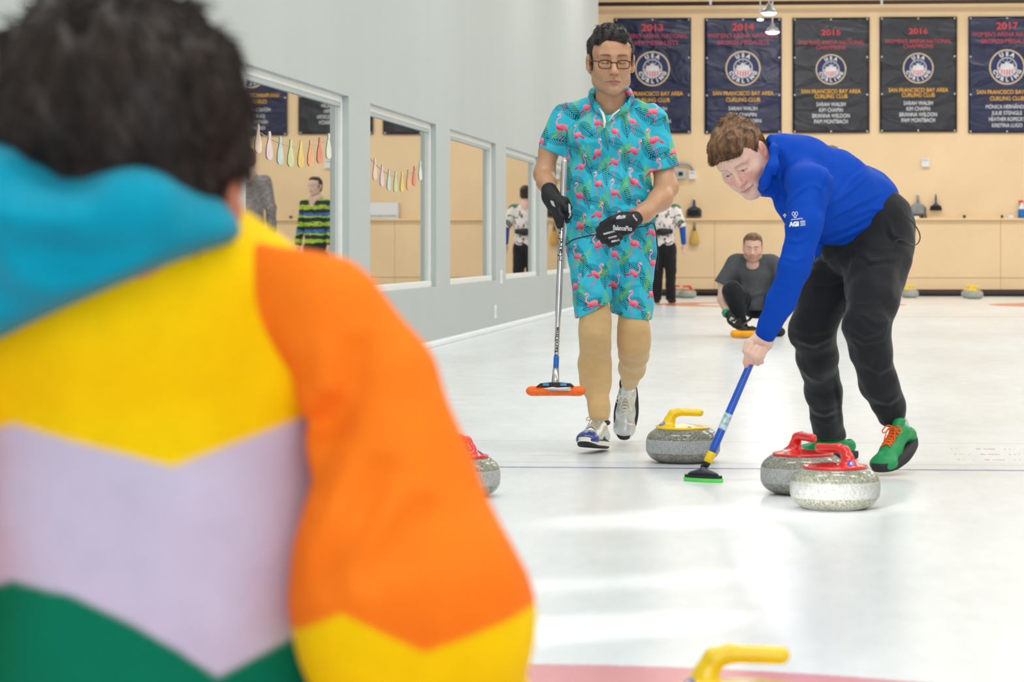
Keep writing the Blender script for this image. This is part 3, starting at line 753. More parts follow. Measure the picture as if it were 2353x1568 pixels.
def stone(p, rz, gm_, hm, lab, group_, full=True, sd_=-1):
    t = empty('curling_stone', (p[0], p[1], 0), lab, 'curling stone', group_, rz)
    for nm, me, mm in (('granite_body', body_me, gm_), ('handle', handle_me, hm)):
        m2 = me.copy() if len(me.materials) else me.copy()
        m2.materials.clear(); m2.materials.append(mm); hd = link(nm, m2, None, t)
    MB().lathe([(.1, z0-.003), (.1065, z0-.002), (.1065, z0), (.1, z0+.0003)], 48).build('gasket', BLK, t, smooth=True)
    if full:
        MB().lathe([(.0015, 0), (.010, 0), (.0105, .0012), (.0015, .0018)], 20, (.022, sd_*.078, z0+.0105)).build('badge', SIL, hd)
        MB().lathe([(.0015, 0), (.006, 0), (.006, .001), (.0015, .001)], 20, (.022, sd_*.078, z0+.0118)).build('badge_centre', BLK, hd)
        # roundel with an arrow on the outer flare of the neck
        dv = Vector((-.62, sd_*.66, .42)).normalized(); tx = Vector((0, 0, 1)).cross(dv).normalized(); tz = dv.cross(tx)
        o_ = Vector((-.074, sd_*.012, z0+.014))+dv*.05
        def flat(pts): return pyd('f', [(a, q, 0) for a, q in pts], [tuple(range(len(pts)))])
        for nm, pts, m_, of in (('roundel', [(.0115*math.cos(i*.2618), .0115*math.sin(i*.2618)) for i in range(24)], DECB, .0012), ('roundel_ring', [(.0085*math.cos(i*.2618), .0085*math.sin(i*.2618)) for i in range(24)], WHITE, .0018),
                                ('roundel_centre', [(.0072*math.cos(i*.2618), .0072*math.sin(i*.2618)) for i in range(24)], DECB, .0024),
                                ('arrow', [(-.0018, -.006), (.0018, -.006), (.0018, .001), (.005, .001), (0, .0065), (-.005, .001), (-.0018, .001)], WHITE, .003)):
            ob = decal(nm, flat(pts), (HV, HQ), o_, tx, tz, -dv, m_, None, of); ob.parent = hd
    return t
def gp(px, d): # ground point below pixel column px at depth d
    r = (px-CX)/FPX*d; return Vector((r*cs-d*sn, r*sn+d*cs, 0))
stone(gp(1569.5, 10.2), R(0+4.5), GRA, YEL, 'yellow-handled stone in play between the walking man and the blue broom', 'stones in play')
stone(gp(1919, 8.38), R(140), GRB, RED, 'front red-handled stone before the green shoe, nearest of the red pair', 'stones in play', True, 1)
stone(gp(1845, 8.9), R(-60), GRA, RED, 'red-handled stone partly hidden behind the front red one', 'stones in play')
stone(gp(1051, 8.8), R(150), GRB, RED, 'red-handled stone half hidden by the orange sleeve', 'stones in play')
stone(gp(1699, 4.14), R(4.5), GRA, YEL, 'yellow-handled stone cut off by the bottom edge of the photo', 'stones in play')
SG = 'stones parked along the far wall'
for (px, d, rz, c, lab) in ((2091, 43.2, 0, YEL, 'yellow-handled stone by the far wall, alone under the dustpan'), (2229, 43.0, 180, YEL, 'yellow-handled stone by the far wall, rear of the overlapping pair'),
                            (2239, 42.3, 10, YEL, 'yellow-handled stone by the far wall, front of the overlapping pair'), (1580, 43.0, 185, RED, 'red-handled stone by the far wall left of the squatting man'),
                            (1551, 43.4, 0, RED, 'red-handled stone by the far wall just behind the floral-shirted legs')):
    stone(gp(px, d), R(rz), GRN, c, lab, SG, False)

# ============================================================ people
def V3(*a): return np.array(a, float)
def lum(c, k): return tuple(min(1, v*k) for v in c)
def head_prims(asym=0, jaw=1.0, thick=1.0, fat=0.0):
    """skin solid of a head in its own frame: x = left of the person, -y = face, z = up"""
    P = []
    A = lambda p, k: P.append((p, k))
    A(ell((0, .018, .045), (.076, .094, .082)), .02)
    A(ell((0, -.022, -.012), (.066+fat, .066, .085)), .03)
    A(ell((0, -.030, .055), (.060, .058, .045)), .03)
    for s in (-1, 1):
        A(rc((s*.058*jaw, .012, -.03), (s*.050*jaw, -.012, -.066), .018+fat, .018+fat), .03)
        A(rc((s*.050*jaw, -.012, -.068), (s*.012, -.064, -.094), .018+fat, .016+fat), .03)
        A(ell((s*.038, -.052, -.024), (.024+fat, .024, .022)), .025)
        A(rc((s*.012, -.083, .030), (s*.044, -.070, .031), .0085, .008), .02)
    A(ell((0, -.066, -.094), (.022, .018, .017)), .02)
    A(ell((0, -.062, -.052), (.032, .028, .026)), .025)
    return P
def build_head(name, M, T, sc=1.0, skin=(.6, .36, .24), lip=(.5, .2, .17), brow=(.03, .02, .015), eyes='open', look=(0, -.2), jaw=1.0, fat=0.0,
               stubble=None, vox=.0019, neck=None, blush=None, fine=True, browang=0.0, smirk=0.0, mouth_w=.024, browk=.75, eyeo=1.0, frown=0.0):
    """returns (V,Q) in world coordinates plus colour array"""
    lo, hi = (-.105, -.135, -.215), (.105, .125, .14)
    s = Sdf(lo, hi, vox)
    for p, k in head_prims(0, jaw, 1, fat): s.add(p, k)
    if neck:
        s.add(rc((0, .028, -.05), neck[0], .050, neck[1]), .03)
    for q in (-1, 1):
        s.sub(ell((q*.031, -.098, .004), (.021, .019, .0125)), .018)
        s.add(ell((q*.031, -.0745, .003), (.0145, .0135, .0125)), .006)
        if eyes == 'open': s.sub(ell((q*.031, -.0875, .0035), (.0125, .0035, .0042*eyeo)), .002)
        s.add(rc((q*.019, -.0865, .012), (q*.043, -.079, .010), .0026), .005)           # upper lid crease
        s.add(ell((q*.033, -.079, -.010), (.014, .006, .004)), .010)
    for q in (-1, 1): s.sub(rc((q*.018, -.094, -.034), (q*.033, -.082, -.060), .0016, .002), .010)
    # nose
    s.add(rc((0, -.083, .016), (0, -.106, -.026), .0075, .0105), .014); s.add(ell((0, -.108, -.031), (.0125, .0115, .0105)), .008)
    for q in (-1, 1):
        s.add(ell((q*.0135, -.096, -.035), (.0085, .011, .0078)), .006)
        s.sub(ell((q*.0072, -.1065, -.0435), (.0042, .0055, .0035)), .002)
    # mouth
    mw = mouth_w
    for q in (-1, 1):
        zc = smirk*q-frown
        s.add(rc((q*mw, -.082, -.0625+zc), (q*.005, -.0935, -.0595), .0035, .0052), .008)
        s.add(rc((q*mw*.85, -.082, -.069+zc), (0, -.0925, -.0715), .004, .0065), .008)
        s.sub(rc((q*(mw+.002), -.087, -.0655+zc*1.2), (0, -.1, -.0652), .0012, .0016), .003)
        s.sub(ell((q*(mw+.006), -.084, -.065+zc), (.004, .004, .004)), .008)
        s.sub(rc((q*.019, -.100, -.036), (q*(mw+.009), -.089, -.058+zc), .0015, .0015), .008)
    s.sub(rc((0, -.103, -.046), (0, -.100, -.055), .002), .006)
    s.add(ell((0, -.081, -.094), (.016, .012, .012)), .015)
    s.sub(rc((-.012, -.094, -.0815), (.012, -.094, -.0815), .003), .010)
    for q in (-1, 1):      # ears
        e = group([ell((q*.083, .012, .004), (.0095, .020, .031)), ell((q*.079, .002, -.022), (.008, .010, .012))], .008,
                  subs=[ell((q*.094, .008, .006), (.007, .012, .020)), ell((q*.092, .000, -.004), (.008, .007, .009))], ck=.005)
        s.add(e, .006)
    V, Q = s.net(1)
    x, y, z = V[:, 0], V[:, 1], V[:, 2]
    Cc = np.tile(np.array(skin), (len(V), 1)).astype(float)
    def blend(mask, c):
        m_ = np.clip(mask, 0, 1)[:, None]; Cc[:] = Cc*(1-m_)+np.array(c)*m_
    g = lambda d, w: np.exp(-(d/w)**2)
    front = y < -.04
    if blush is not None:
        for q in (-1, 1): blend(.7*g(np.sqrt((x-q*.04)**2+(z+.03)**2), .024)*front, blush)
        blend(.6*g(np.sqrt(x**2+(z+.035)**2), .018)*front, blush)
        blend(.7*(np.abs(x) > .078), blush)
    if stubble is not None:
        sm = np.clip((-.030-z)/.02, 0, 1)*np.clip((.035-y)/.03, 0, 1)*np.clip((z+.125)/.02, 0, 1)*(np.abs(x) < .075)
        sm = sm*(1-.9*g(np.maximum(np.abs(x)-.03, 0), .02)*g(z+.035, .013)*(y < -.07))
        blend(sm*stubble[1], stubble[0])
    zz = z-smirk*x/mw+frown*(np.abs(x)/mw)**2
    top = -.0585-.0045*(np.abs(x)/mw)**1.5+.0012*np.cos(x*500); bot = -.0745+.0085*(np.abs(x)/mw)**2
    lipm = np.clip((mw-np.abs(x))/.004, 0, 1)*(y < -.07)*np.clip((top-zz)/.0015+.5, 0, 1)*np.clip((zz-bot)/.002+.5, 0, 1)
    blend(lipm*.75, lip)
    blend(.9*g(zz+.0653, .0013)*(np.abs(x) < mw+.003)*(y < -.07), lum(lip, .35))
    for q in (-1, 1):
        bx = (q*x-.010)/.043; bz = z-(.0275+.0045*np.sin(np.clip(bx, 0, 1)*2.4)-.003*bx-browang*(1-bx)*.01)
        blend(browk*(np.clip(1.25-(np.abs(bz)/(.0052-.0024*np.clip(bx, 0, 1)))**2, 0, 1))*np.clip(bx*8, 0, 1)*np.clip((1-bx)*5, 0, 1)*(y < -.045)*(.75+.25*np.sin(x*2600+z*900)), brow)
        ex, ez = (q*x-.031)/.0132, (z-.0035)
        lid = .0052*eyeo*(1-ex**2)
        if eyes == 'open':
            op = (np.abs(ex) < 1) & (ez < lid*1.0) & (ez > -lid*.75) & (y < -.05)
            blend(op*1.0, (.62, .60, .58))
            ir = np.sqrt((x-q*.031-look[0]*.004)**2+(ez-look[1]*.003)**2)
            blend(op*(ir < .0058), (.13, .15, .14)); blend(op*(ir < .0026), (.01, .01, .01))
            blend(.9*g(ez-lid, .0011)*(np.abs(ex) < 1.05)*(y < -.05), (.05, .03, .025))
            blend(.35*g(ez+lid*.75, .0012)*(np.abs(ex) < 1)*(y < -.05), lum(skin, .5))
        else:
            lz = -.0035*(1-ex**2)-.001
            blend(.95*g(ez-lz, .0019)*(np.abs(ex) < 1.05)*(y < -.05), (.02, .014, .012)); blend(.45*g(ez-.0065*(1-ex**2)-.001, .0013)*(np.abs(ex) < 1.05)*(y < -.05), lum(skin, .4)); blend(.25*g(ez+.013*(1-.4*ex**2), .0018)*(np.abs(ex) < 1.0)*(y < -.05), lum(skin, .45))
        blend(.9*g(np.sqrt((x-q*.0072)**2+(z+.0415)**2+(y+.104)**2), .0062), (.06, .015, .01))
        blend(.5*g(np.sqrt((x-q*.093)**2+(z-.004)**2+(y-.006)**2), .010), lum(skin, .45))
    M3 = np.array(M.to_3x3()); V = (V*sc) @ M3.T+np.array(T)
    return V, Q, Cc
def headM(F, U):
    """rotation whose -y column is the facing direction F and z column close to U"""
    F = Vector(F).normalized(); U = Vector(U); U = (U-F*U.dot(F)).normalized(); L = U.cross(F)
    # x axis = person's left:  U x F
    m = Matrix.Identity(3)
    for i in range(3): m[i][0] = L[i]; m[i][1] = -F[i]; m[i][2] = U[i]
    return m
def tr(prims_fn, M, T, sc): pass
def to_world(V, M, T, sc=1.0): return (V*sc) @ np.array(M.to_3x3()).T+np.array(T)
def hair_solid(M, T, sc, prims, cuts, vox=.0028, amp=.004, fq=26, seed=0, subs=(), dirz=.35, smooth=1):
    s = Sdf.fit(prims, vox, .03)
    for p in prims: s.add(p, .018)
    for p in subs: s.sub(p, .008)
    for c in cuts: s.cut(c[0], c[1], .008)
    s.disp(lambda X, Y, Z: wav(X, Y, Z, fq, amp, seed, 10, (1, .55, dirz))+wav(X, Y, Z, fq*2.6, amp*.5, seed+8, 10, (1, .4, dirz)))
    V, Q = s.net(smooth)
    return to_world(V, M, T, sc), Q
def strands(name, VQ, n, length, rad, dirf, mat_, parent, seed=1, lift=.25, mask=None):
    """short tapering hairs standing on a surface, one mesh"""
    V, Q = VQ; rng = np.random.RandomState(seed)
    c = V[Q].mean(1); nn = np.cross(V[Q[:, 2]]-V[Q[:, 0]], V[Q[:, 3]]-V[Q[:, 1]]); nn /= np.linalg.norm(nn, axis=1)[:, None]+1e-9
    idx = rng.permutation(len(Q))[:n*3]
    if mask is not None: idx = np.array([i for i in idx if mask(c[i])], int)
    idx = idx[:n]; vs, fs = [], []
    for i in idx:
        d = np.array(dirf(c[i]))+rng.normal(size=3)*.22; d = d-nn[i]*np.dot(d, nn[i])+nn[i]*lift; d /= np.linalg.norm(d)
        L = length*(.6+.8*rng.rand()); a = np.cross(nn[i], d); a /= np.linalg.norm(a)+1e-9; b_ = np.cross(a, d)
        p0 = c[i]-nn[i]*rad; k = len(vs); bend = nn[i]*L*-.12
        for (t, r) in ((0, 1), (.5, .8), (1, .1)):
            p = p0+d*L*t+bend*t*t
            vs += [p+a*rad*r, p-a*rad*r*.5+b_*rad*r, p-a*rad*r*.5-b_*rad*r]
        for j in (0, 3): fs += [(k+j+m_, k+j+(m_+1) % 3, k+j+3+(m_+1) % 3, k+j+3+m_) for m_ in range(3)]
    return pyd(name, vs, fs)
SKINM = attrmat('skin', .37, 90, .25, .0012, sub=.12, namt=.05, nscale=90)
def hairmat(name, c, c2):
    m, nt, b = newmat(name); f = noise(nt, 60, 4, sc=(1, 1, .35))
    nt.links.new(mix(nt, f.step(.3, .7), c, c2), b.inputs['Base Color']); b.inputs['Roughness'].default_value = .45
    b.inputs['Specular IOR Level'].default_value = .35
    bump(nt, b, noise(nt, 260, 3, sc=(1, 1, .25)), .6, .002); return m
HBLACK = hairmat('black_hair', srgb(22, 20, 21), srgb(58, 52, 50)); HBROWN = hairmat('brown_hair', srgb(70, 50, 36), srgb(150, 112, 78))
HDARK = hairmat('dark_brown_hair', srgb(24, 17, 15), srgb(56, 43, 37))
def person(name_px, label, group_=None): 
    return empty('person', name_px, label, 'person', group_)
def px_line(pts, Y): return [at(a, b_, Y) for a, b_ in pts]

# ------------------------------------------------------------ shoe in its own frame: toe at -y, sole at z=0, heel at +y
def shoe_solids(L=.29, w=.047, sole_t=.026, high=.0):
    h = L/2
    up = [rc((0, h-.045, .05), (0, h-.10, .062+high), .034, .033), rc((0, h-.10, .060+high), (0, -h+.11, .045), .036, .038),
          rc((0, -h+.11, .043), (0, -h+.052, .032), .040, .034, (0, 0, 1), .9), ell((0, -h+.05, .028), (w*.92, .048, .032))]
    s = Sdf.fit(up, .003, .02)
    for p in up: s.add(p, .02)
    s.sub(rc((0, h-.062, .16), (0, h-.055, .080), .026, .022), .008)
    s.cut((0, 0, .012), (0, 0, -1)); upper = s.net(1)
    def outline(e=0.0):
        o = []
        for i in range(40):
            a = 2*math.pi*i/40; y = math.cos(a)*(h+e); t = (1-math.cos(a))/2   # t=0 heel(+y) t=1 toe
            ww = (.034+(w-.034)*min(1, t*1.7))*1.0+e
            o.append((math.copysign(abs(math.sin(a))**.75, math.sin(a))*ww, y))
        return o
    return upper, outline, h
def build_shoe(name, M, T, mats, parent, label=None, toe=None, laces=True, sole_t=.026, L=.29, w=.047, heel_gap=False, band=None, high=0.0, ring=True):
    """mats: upper, sole, lace, collar ; returns the shoe part with sub-parts"""
    upper, outline, h = shoe_solids(L, w, sole_t, high)
    UW = (to_world(upper[0], M, T), upper[1])
    me = mesh_of([UW], name); o = link(name, me, mats[0], parent, True)
    if label: o['label'] = label
    def W_(v): return Vector(to_world(np.array([v]), M, T)[0])
    def sub(nm, mb, m_, smooth=False):
        me = mb.mesh(nm)
        me.transform(Matrix.Translation(Vector(T)) @ M.to_4x4())
        q = bpy.data.objects.new(nm, me); C.objects.link(q); me.materials.append(m_); q.parent = o
        g = parent; me.transform((Matrix.Translation(g.location) @ g.rotation_euler.to_matrix().to_4x4()).inverted())
        if smooth: me.polygons.foreach_set('use_smooth', [True]*len(me.polygons))
        return q
    mb = MB()
    for (e, z0_, z1_) in ((.002, 0.004, sole_t), ):
        o1 = outline(e); n = len(o1); vs = []
        for (ee, zz) in ((-.006, 0), (0, .004), (.0015, sole_t*.6), (0, sole_t)):
            oo = outline(e+ee); vs += [Vector((a, b_, zz+.010*max(0, (-b_-h*.55)/h)**1.5*4*(1 if True else 0))) for a, b_ in oo]
        fs = [(i+k*n, (i+1) % n+k*n, (i+1) % n+(k+1)*n, i+(k+1)*n) for k in range(3) for i in range(n)]+[list(range(n))[::-1], [3*n+i for i in range(n)]]
        mb.add(vs, fs)
    sub('sole', mb, mats[1], True)
    if band is not None:
        mb = MB(); oo = outline(.0035); n = len(oo); vs = []
        for zz in (0.0085, .0115+sole_t*.5): vs += [Vector((a, b_, zz+.010*max(0, (-b_-h*.55)/h)**1.5*4)) for a, b_ in oo]
        mb.add(vs, [(i, (i+1) % n, (i+1) % n+n, i+n) for i in range(n)]); sub('sole_band', mb, band, True)
    if toe is not None:
        s = Sdf((-.07, -h-.02, 0), (.07, -h+.09, .09), .0028)
        s.add(rc((0, -h+.11, .043), (0, -h+.052, .032), .0415, .0355, (0, 0, 1), .9), .02); s.add(ell((0, -h+.05, .028), (w*.94, .0495, .0338)), .02)
        s.cut((0, -h+.066, .03), (0, 1, .15)); s.cut((0, 0, .02), (0, 0, -1)); tv = s.net(1)
        m2 = mesh_of([(to_world(tv[0], M, T), tv[1])], 'toe_cap'); q = link('toe_cap', m2, toe, parent, True); q.parent = o
    if laces:
        bvh = BVHTree.FromPolygons([tuple(v) for v in upper[0]], [tuple(int(i) for i in q) for q in upper[1]])
        def onto(x, y):
            hit = bvh.ray_cast(Vector((x, y, .3)), Vector((0, 0, -1))); return (hit[0]+Vector((0, 0, .003))) if hit[0] else Vector((x, y, .08))
        mb = MB(); ys = [-h+.085+i*.0145 for i in range(7)]
        for i in range(6):
            for s_ in (-1, 1):
                mb.tube([onto(s_*.020, ys[i])+Vector((0, 0, 0)), onto(s_*.010, ys[i]+.005)+Vector((0, 0, .002)), onto(-s_*.004, ys[i]+.010)+Vector((0, 0, .003)), onto(-s_*.021, ys[i+1])], .0034, 6)
        top = onto(0, ys[-1]-.004)+Vector((0, 0, .006))
        for s_ in (-1, 1):
            mb.tube(spline([top, top+Vector((s_*.022, -.006, .010)), top+Vector((s_*.040, -.020, -.004)), top+Vector((s_*.030, -.030, -.010)), top+Vector((s_*.008, -.008, .002))], 5), .0024, 6)
            mb.tube(spline([top, top+Vector((s_*.014, -.022, .004)), onto(s_*.022, ys[2])+Vector((0, 0, .002))], 5), .0022, 6)
        sub('laces', mb, mats[2], True)
        # tongue
        s = Sdf((-.04, -h+.08, .03), (.04, h, .16), .003)
        s.add(rc((0, -h+.15, .070), (0, h-.085, .108+high), .019, .024, (0, .5, 1), .35), .01); tv = s.net(1)
        m2 = mesh_of([(to_world(tv[0], M, T), tv[1])], 'tongue'); q = link('tongue', m2, mats[0], parent, True); q.parent = o
    mb = MB(); pts = []
    for i in range(17):
        a = 2*math.pi*i/16; pts.append((math.sin(a)*.030, h-.060+math.cos(a)*.034, .086+high+.010*math.cos(a)))
    mb.tube(pts, .007, 8, False)
    if ring: sub('collar', mb, mats[3], True)
    return o

# ------------------------------------------------------------ printed cloth with flamingos and palm fronds
def flamingo_mat():
    m, nt, b = newmat('flamingo_print'); uvn = nt.nodes.new('ShaderNodeAttribute'); uvn.attribute_name = 'pat'
    sep = nt.nodes.new('ShaderNodeSeparateXYZ'); nt.links.new(uvn.outputs['Vector'], sep.inputs[0])
    vec = uvn.outputs['Vector']; U0, V0 = E(nt, sep.outputs[0]), E(nt, sep.outputs[1])
    w1 = (noise(nt, 9, 2, vec)-.5)*.018; 
    wn = nt.nodes.new('ShaderNodeTexNoise'); wn.inputs['Scale'].default_value = 9; nt.links.new(vec, wn.inputs['Vector'])
    ws = nt.nodes.new('ShaderNodeSeparateColor'); nt.links.new(wn.outputs['Color'], ws.inputs[0])
    U = U0+(E(nt, ws.outputs[0])-.5)*.022; Vv = V0+(E(nt, ws.outputs[1])-.5)*.022
    def cell(pu, pv, ou, ov):
        cu = ((U+ou)/pu); col_ = cu.fl(); a = (cu.fr()-.5)*pu
        cv = (Vv+ov)/pv+(col_*.5).fr()+(col_*.37).fr()*.3; row = cv.fl(); b_ = (cv.fr()-.5)*pv
        par = ((col_+row)*.5).fr()*4-1          # -1 / +1
        rnd = ((col_*12.9898+row*78.233).op('SINE')*43758.5).fr()
        return a, b_, par, rnd
    def rot(a, b_, ang):
        if isinstance(ang, E): c_, s_ = ang.op('COSINE'), ang.op('SINE')
        else: c_, s_ = math.cos(ang), math.sin(ang)
        return a*c_-b_*s_, a*s_+b_*c_
    def seg(a, b_, p, q, r):
        dx, dy = q[0]-p[0], q[1]-p[1]; L = dx*dx+dy*dy
        t = (((a-p[0])*dx+(b_-p[1])*dy)/L).cl(); ex = a-p[0]-t*dx; ey = b_-p[1]-t*dy
        return (ex*ex+ey*ey).sqrt()-r
    def frond(a, b_, L, w, n, col0, colour):
        t = (a/L); env = (1-t*t)*w
        inside = (b_.abs()-env.mx(0.0)).lt(0.0)*(t.abs().lt(1.0))
        st = ((a-b_.abs()*.9)/n).fr().lt(.38)
        sp = (b_.abs().lt(.0011))*(t.abs().lt(1.0))
        return mix(nt, (inside*st).mx(sp), col0, colour)
    base = mix(nt, noise(nt, 7, 2, vec).step(.3, .7), srgb(34, 176, 204), srgb(62, 196, 222))
    soft = noise(nt, 26, 3, vec)
    col = mix(nt, (soft.step(.56, .72))*.35, base, srgb(24, 140, 160))
    TE, TD, GR = srgb(10, 78, 92), srgb(6, 52, 66), srgb(120, 200, 84)
    for (pu, pv, ou, ov, L, w, n, an, cc) in ((.118, .140, .05, .02, .046, .017, .0078, .9, GR), (.118, .140, .0, .075, .052, .025, .0092, -.7, TE), (.118, .140, .062, .055, .055, .026, .0098, .35, TD), (.128, .150, .09, .10, .042, .016, .0075, 1.5, GR)):
        a, b_, par, rnd = cell(pu, pv, ou, ov); a, b_ = rot(a, b_, rnd*1.2+an); col = frond(a, b_, L, w, n, col, cc)
    # flamingos
    a, b_, par, rnd = cell(.108, .124, .0, .0)
    a, b_ = rot(a, b_, (rnd-.5)*.5); a = a*par; s_ = 1.0
    ea, eb = rot(a, b_-.002, .35)
    body = (((ea/.0235)*(ea/.0235))+((eb/.0125)*(eb/.0125))).sqrt()-1
    body = body*.013
    tail = seg(a, b_, (-.018, -.004), (-.034, -.014), .0045)
    neck = seg(a, b_, (.016, .008), (.026, .018), .0036).mn(seg(a, b_, (.026, .018), (.024, .032), .003)).mn(seg(a, b_, (.024, .032), (.013, .040), .0028)).mn(seg(a, b_, (.013, .040), (.016, .051), .0028)).mn(seg(a, b_, (.017, .051), (.023, .051), .0042))
    leg = seg(a, b_, (.000, -.008), (-.003, -.053), .0013).mn(seg(a, b_, (.005, -.008), (.013, -.028), .0013)).mn(seg(a, b_, (.013, -.028), (.004, -.038), .0012)).mn(seg(a, b_, (-.003, -.053), (.005, -.055), .0013))
    beak = seg(a, b_, (.025, .050), (.029, .044), .0024)
    pk = mix(nt, (noise(nt, 90, 3, vec)*.6+(b_+.006)*28).step(.2, .8), srgb(226, 38, 92), srgb(248, 150, 168))
    col = mix(nt, leg.lt(0.0), col, srgb(222, 70, 120))
    col = mix(nt, (body.mn(tail).mn(neck)).lt(0.0), col, pk)
    col = mix(nt, beak.lt(0.0), col, srgb(240, 226, 224)); col = mix(nt, seg(a, b_, (.029, .044), (.029, .0425), .0016).lt(0.0), col, srgb(20, 16, 20))
    nt.links.new(col, b.inputs['Base Color']); b.inputs['Roughness'].default_value = .62; b.inputs['Specular IOR Level'].default_value = .3
    bump(nt, b, noise(nt, 14, 3)*1.0+noise(nt, 700, 1)*.02, .35, .012)
    return m
def set_pat(me, fn):
    """pattern coordinates (metres along the cloth) stored per vertex"""
    n = len(me.vertices); co = np.empty(n*3); me.vertices.foreach_get('co', co); co = co.reshape(-1, 3)
    a = me.attributes.new('pat', 'FLOAT_VECTOR', 'POINT'); a.data.foreach_set('vector', fn(co).astype(np.float32).ravel())

# ------------------------------------------------------------ the man in the flamingo shirt
Y0 = 10.65
A = lambda px, py, dy=0.0: np.array(at(px, py, Y0+dy))
wroot = person((at(1395, 1040, 10.6).x, 10.6, 0), 'man with black hair and glasses in turquoise flamingo shirt and shorts, walking with broom')
SK1 = (.54, .29, .165)
# head: bowed a little, turned to his left
HM = headM((.20, -1, -.07), (.02, -.07, 1)); HT = np.array(at(1404, 146, Y0-.06)); HS = 1.11
V, Q, Cc = build_head('h', HM, HT, HS, skin=SK1, lip=(.40, .12, .10), brow=(.03, .02, .015), eyes='down', jaw=.88, frown=.0022, browk=.95, stubble=((.40, .24, .17), .30), neck=((0, .03, -.16), .052), fat=.000, vox=.0018, mouth_w=.027)
NV = len(V)
body = []
# hidden trunk so that head and arms are one body
tp = [rc(A(1402, 215), A(1402, 262, .06), .055, .07), rc(A(1402, 225, .03), A(1400, 290, .01), .048, .056), rc(A(1402, 300, .05), A(1402, 560, .05), .12, .13, (0, 1, 0), .7), rc(A(1318, 285, .05), A(1480, 295, .05), .035, .035)]
# viewer's left arm: upper arm, bent elbow, forearm to the glove
LA_ = chain([A(1300, 275, .04), A(1262, 345, .05), A(1251, 400, .03), A(1256, 420, -.03), A(1267, 446, -.12)], [.036, .038, .041, .036, .026])
RA_ = chain([A(1503, 290, .04), A(1522, 375, .06), A(1531, 432, .02), A(1518, 458, -.06), A(1480, 490, -.16), A(1456, 506, -.20)], [.04, .042, .046, .044, .034, .027])
lg = chain([A(1362, 600, .03), A(1366, 690, -.09), A(1368, 735, -.11), A(1367, 795, -.07), A(1366, 838, -.02), A(1376, 935, -.06)], [.07, .05, .04, .04, .045, .022])
lg2 = chain([A(1450, 600, .03), A(1456, 760, .0), A(1457, 812, .10), A(1453, 845, .24), A(1447, 875, .37)], [.07, .045, .045, .035, .022])
s = Sdf.fit(tp+LA_+RA_+lg+lg2, .006, .02)
for p in tp+lg+lg2: s.add(p, .03)
for p in LA_+RA_: s.add(p, .028)
V2, Q2 = s.net(1)
C2 = np.tile(np.array(SK1), (len(V2), 1))
Vall = np.concatenate([V, V2]); 
me = mesh_of([(V, Q), (V2, Q2)], 'body', col=lambda v: np.concatenate([Cc, C2]))
link('body', me, SKINM, wroot, True)
# hair: short sides, swept-up top
G = lambda *a: Vector(a)
hp_ = [ell((0, .024, .050), (.085, .100, .086)), ell((.005, -.036, .098), (.056, .046, .032)), ell((-.005, .0, .116), (.056, .068, .030)), ell((0, .03, .0), (.083, .088, .07)), rc((-.045, -.05, .085), (.03, -.068, .098), .020, .022)]
hv = hair_solid(HM, HT, HS, hp_, [((0, -.096, 0), (0, -1, 0)), ((0, .0, -.045), (0, -.3, -1))],
                subs=[ell((0, -.112, .022), (.064, .062, .062)), ell((0, -.07, -.05), (.1, .085, .072)), ell((.087, -.004, -.005), (.02, .030, .032)), ell((-.087, -.004, -.005), (.02, .030, .032))], amp=.008, fq=22, seed=3)
hr = link('hair', mesh_of([hv], 'hair'), HBLACK, wroot, True)
Hd = np.array(HM)
sm = strands('hair_strands', hv, 5200, .024, .0010, lambda c: Hd @ np.array((-.55, .75, .10 if c[2] > HT[2]+.05 else -.9)), HBLACK, wroot, 4, .10)
q = link('hair_strands', sm, HBLACK, wroot, True); q.parent = hr
# glasses
GM = mat('brown_spectacle_frame', srgb(72, 34, 28), .25); 
gl_m, nt, b = newmat('spectacle_lens'); b.inputs['Base Color'].default_value = (1, 1, 1, 1); b.inputs['Roughness'].default_value = .02; b.inputs['Transmission Weight'].default_value = 1; b.inputs['IOR'].default_value = 1.08; b.inputs['Alpha'].default_value = .35
def HW(x, y, z): return Vector(to_world(np.array([(x, y, z)]), HM, HT, HS)[0])
gt = MB(); lens = MB()
for q in (-1, 1):
    o = []
    for i in range(29):
        a = 2*math.pi*i/28; ux = math.copysign(abs(math.cos(a))**.7, math.cos(a)); uz = math.copysign(abs(math.sin(a))**.7, math.sin(a))
        o.append((q*.0335+ux*.0235, -.104+abs(ux*.0235+.0335)*.22, -.004+uz*.0150))
    gt.tube([HW(*p) for p in o], .0019, 8, False)
    gt.tube([HW(p[0], p[1], p[2]+.0008) for p in o[2:13]], .0027, 8)
    gt.tube([HW(q*.057, -.092, .006), HW(q*.075, -.078, .009), HW(q*.083, -.02, .012), HW(q*.084, .018, .008)], .0024, 8)
    lens.add([HW(*p) for p in o[:-1]], [list(range(28))])
gt.tube([HW(-.010, -.0975, .002), HW(0, -.104, .005), HW(.010, -.0975, .002)], .0021, 8)
g_ = gt.build('spectacles', GM, wroot, True, True)
q = lens.build('lenses', gl_m, wroot, True); q.parent = g_

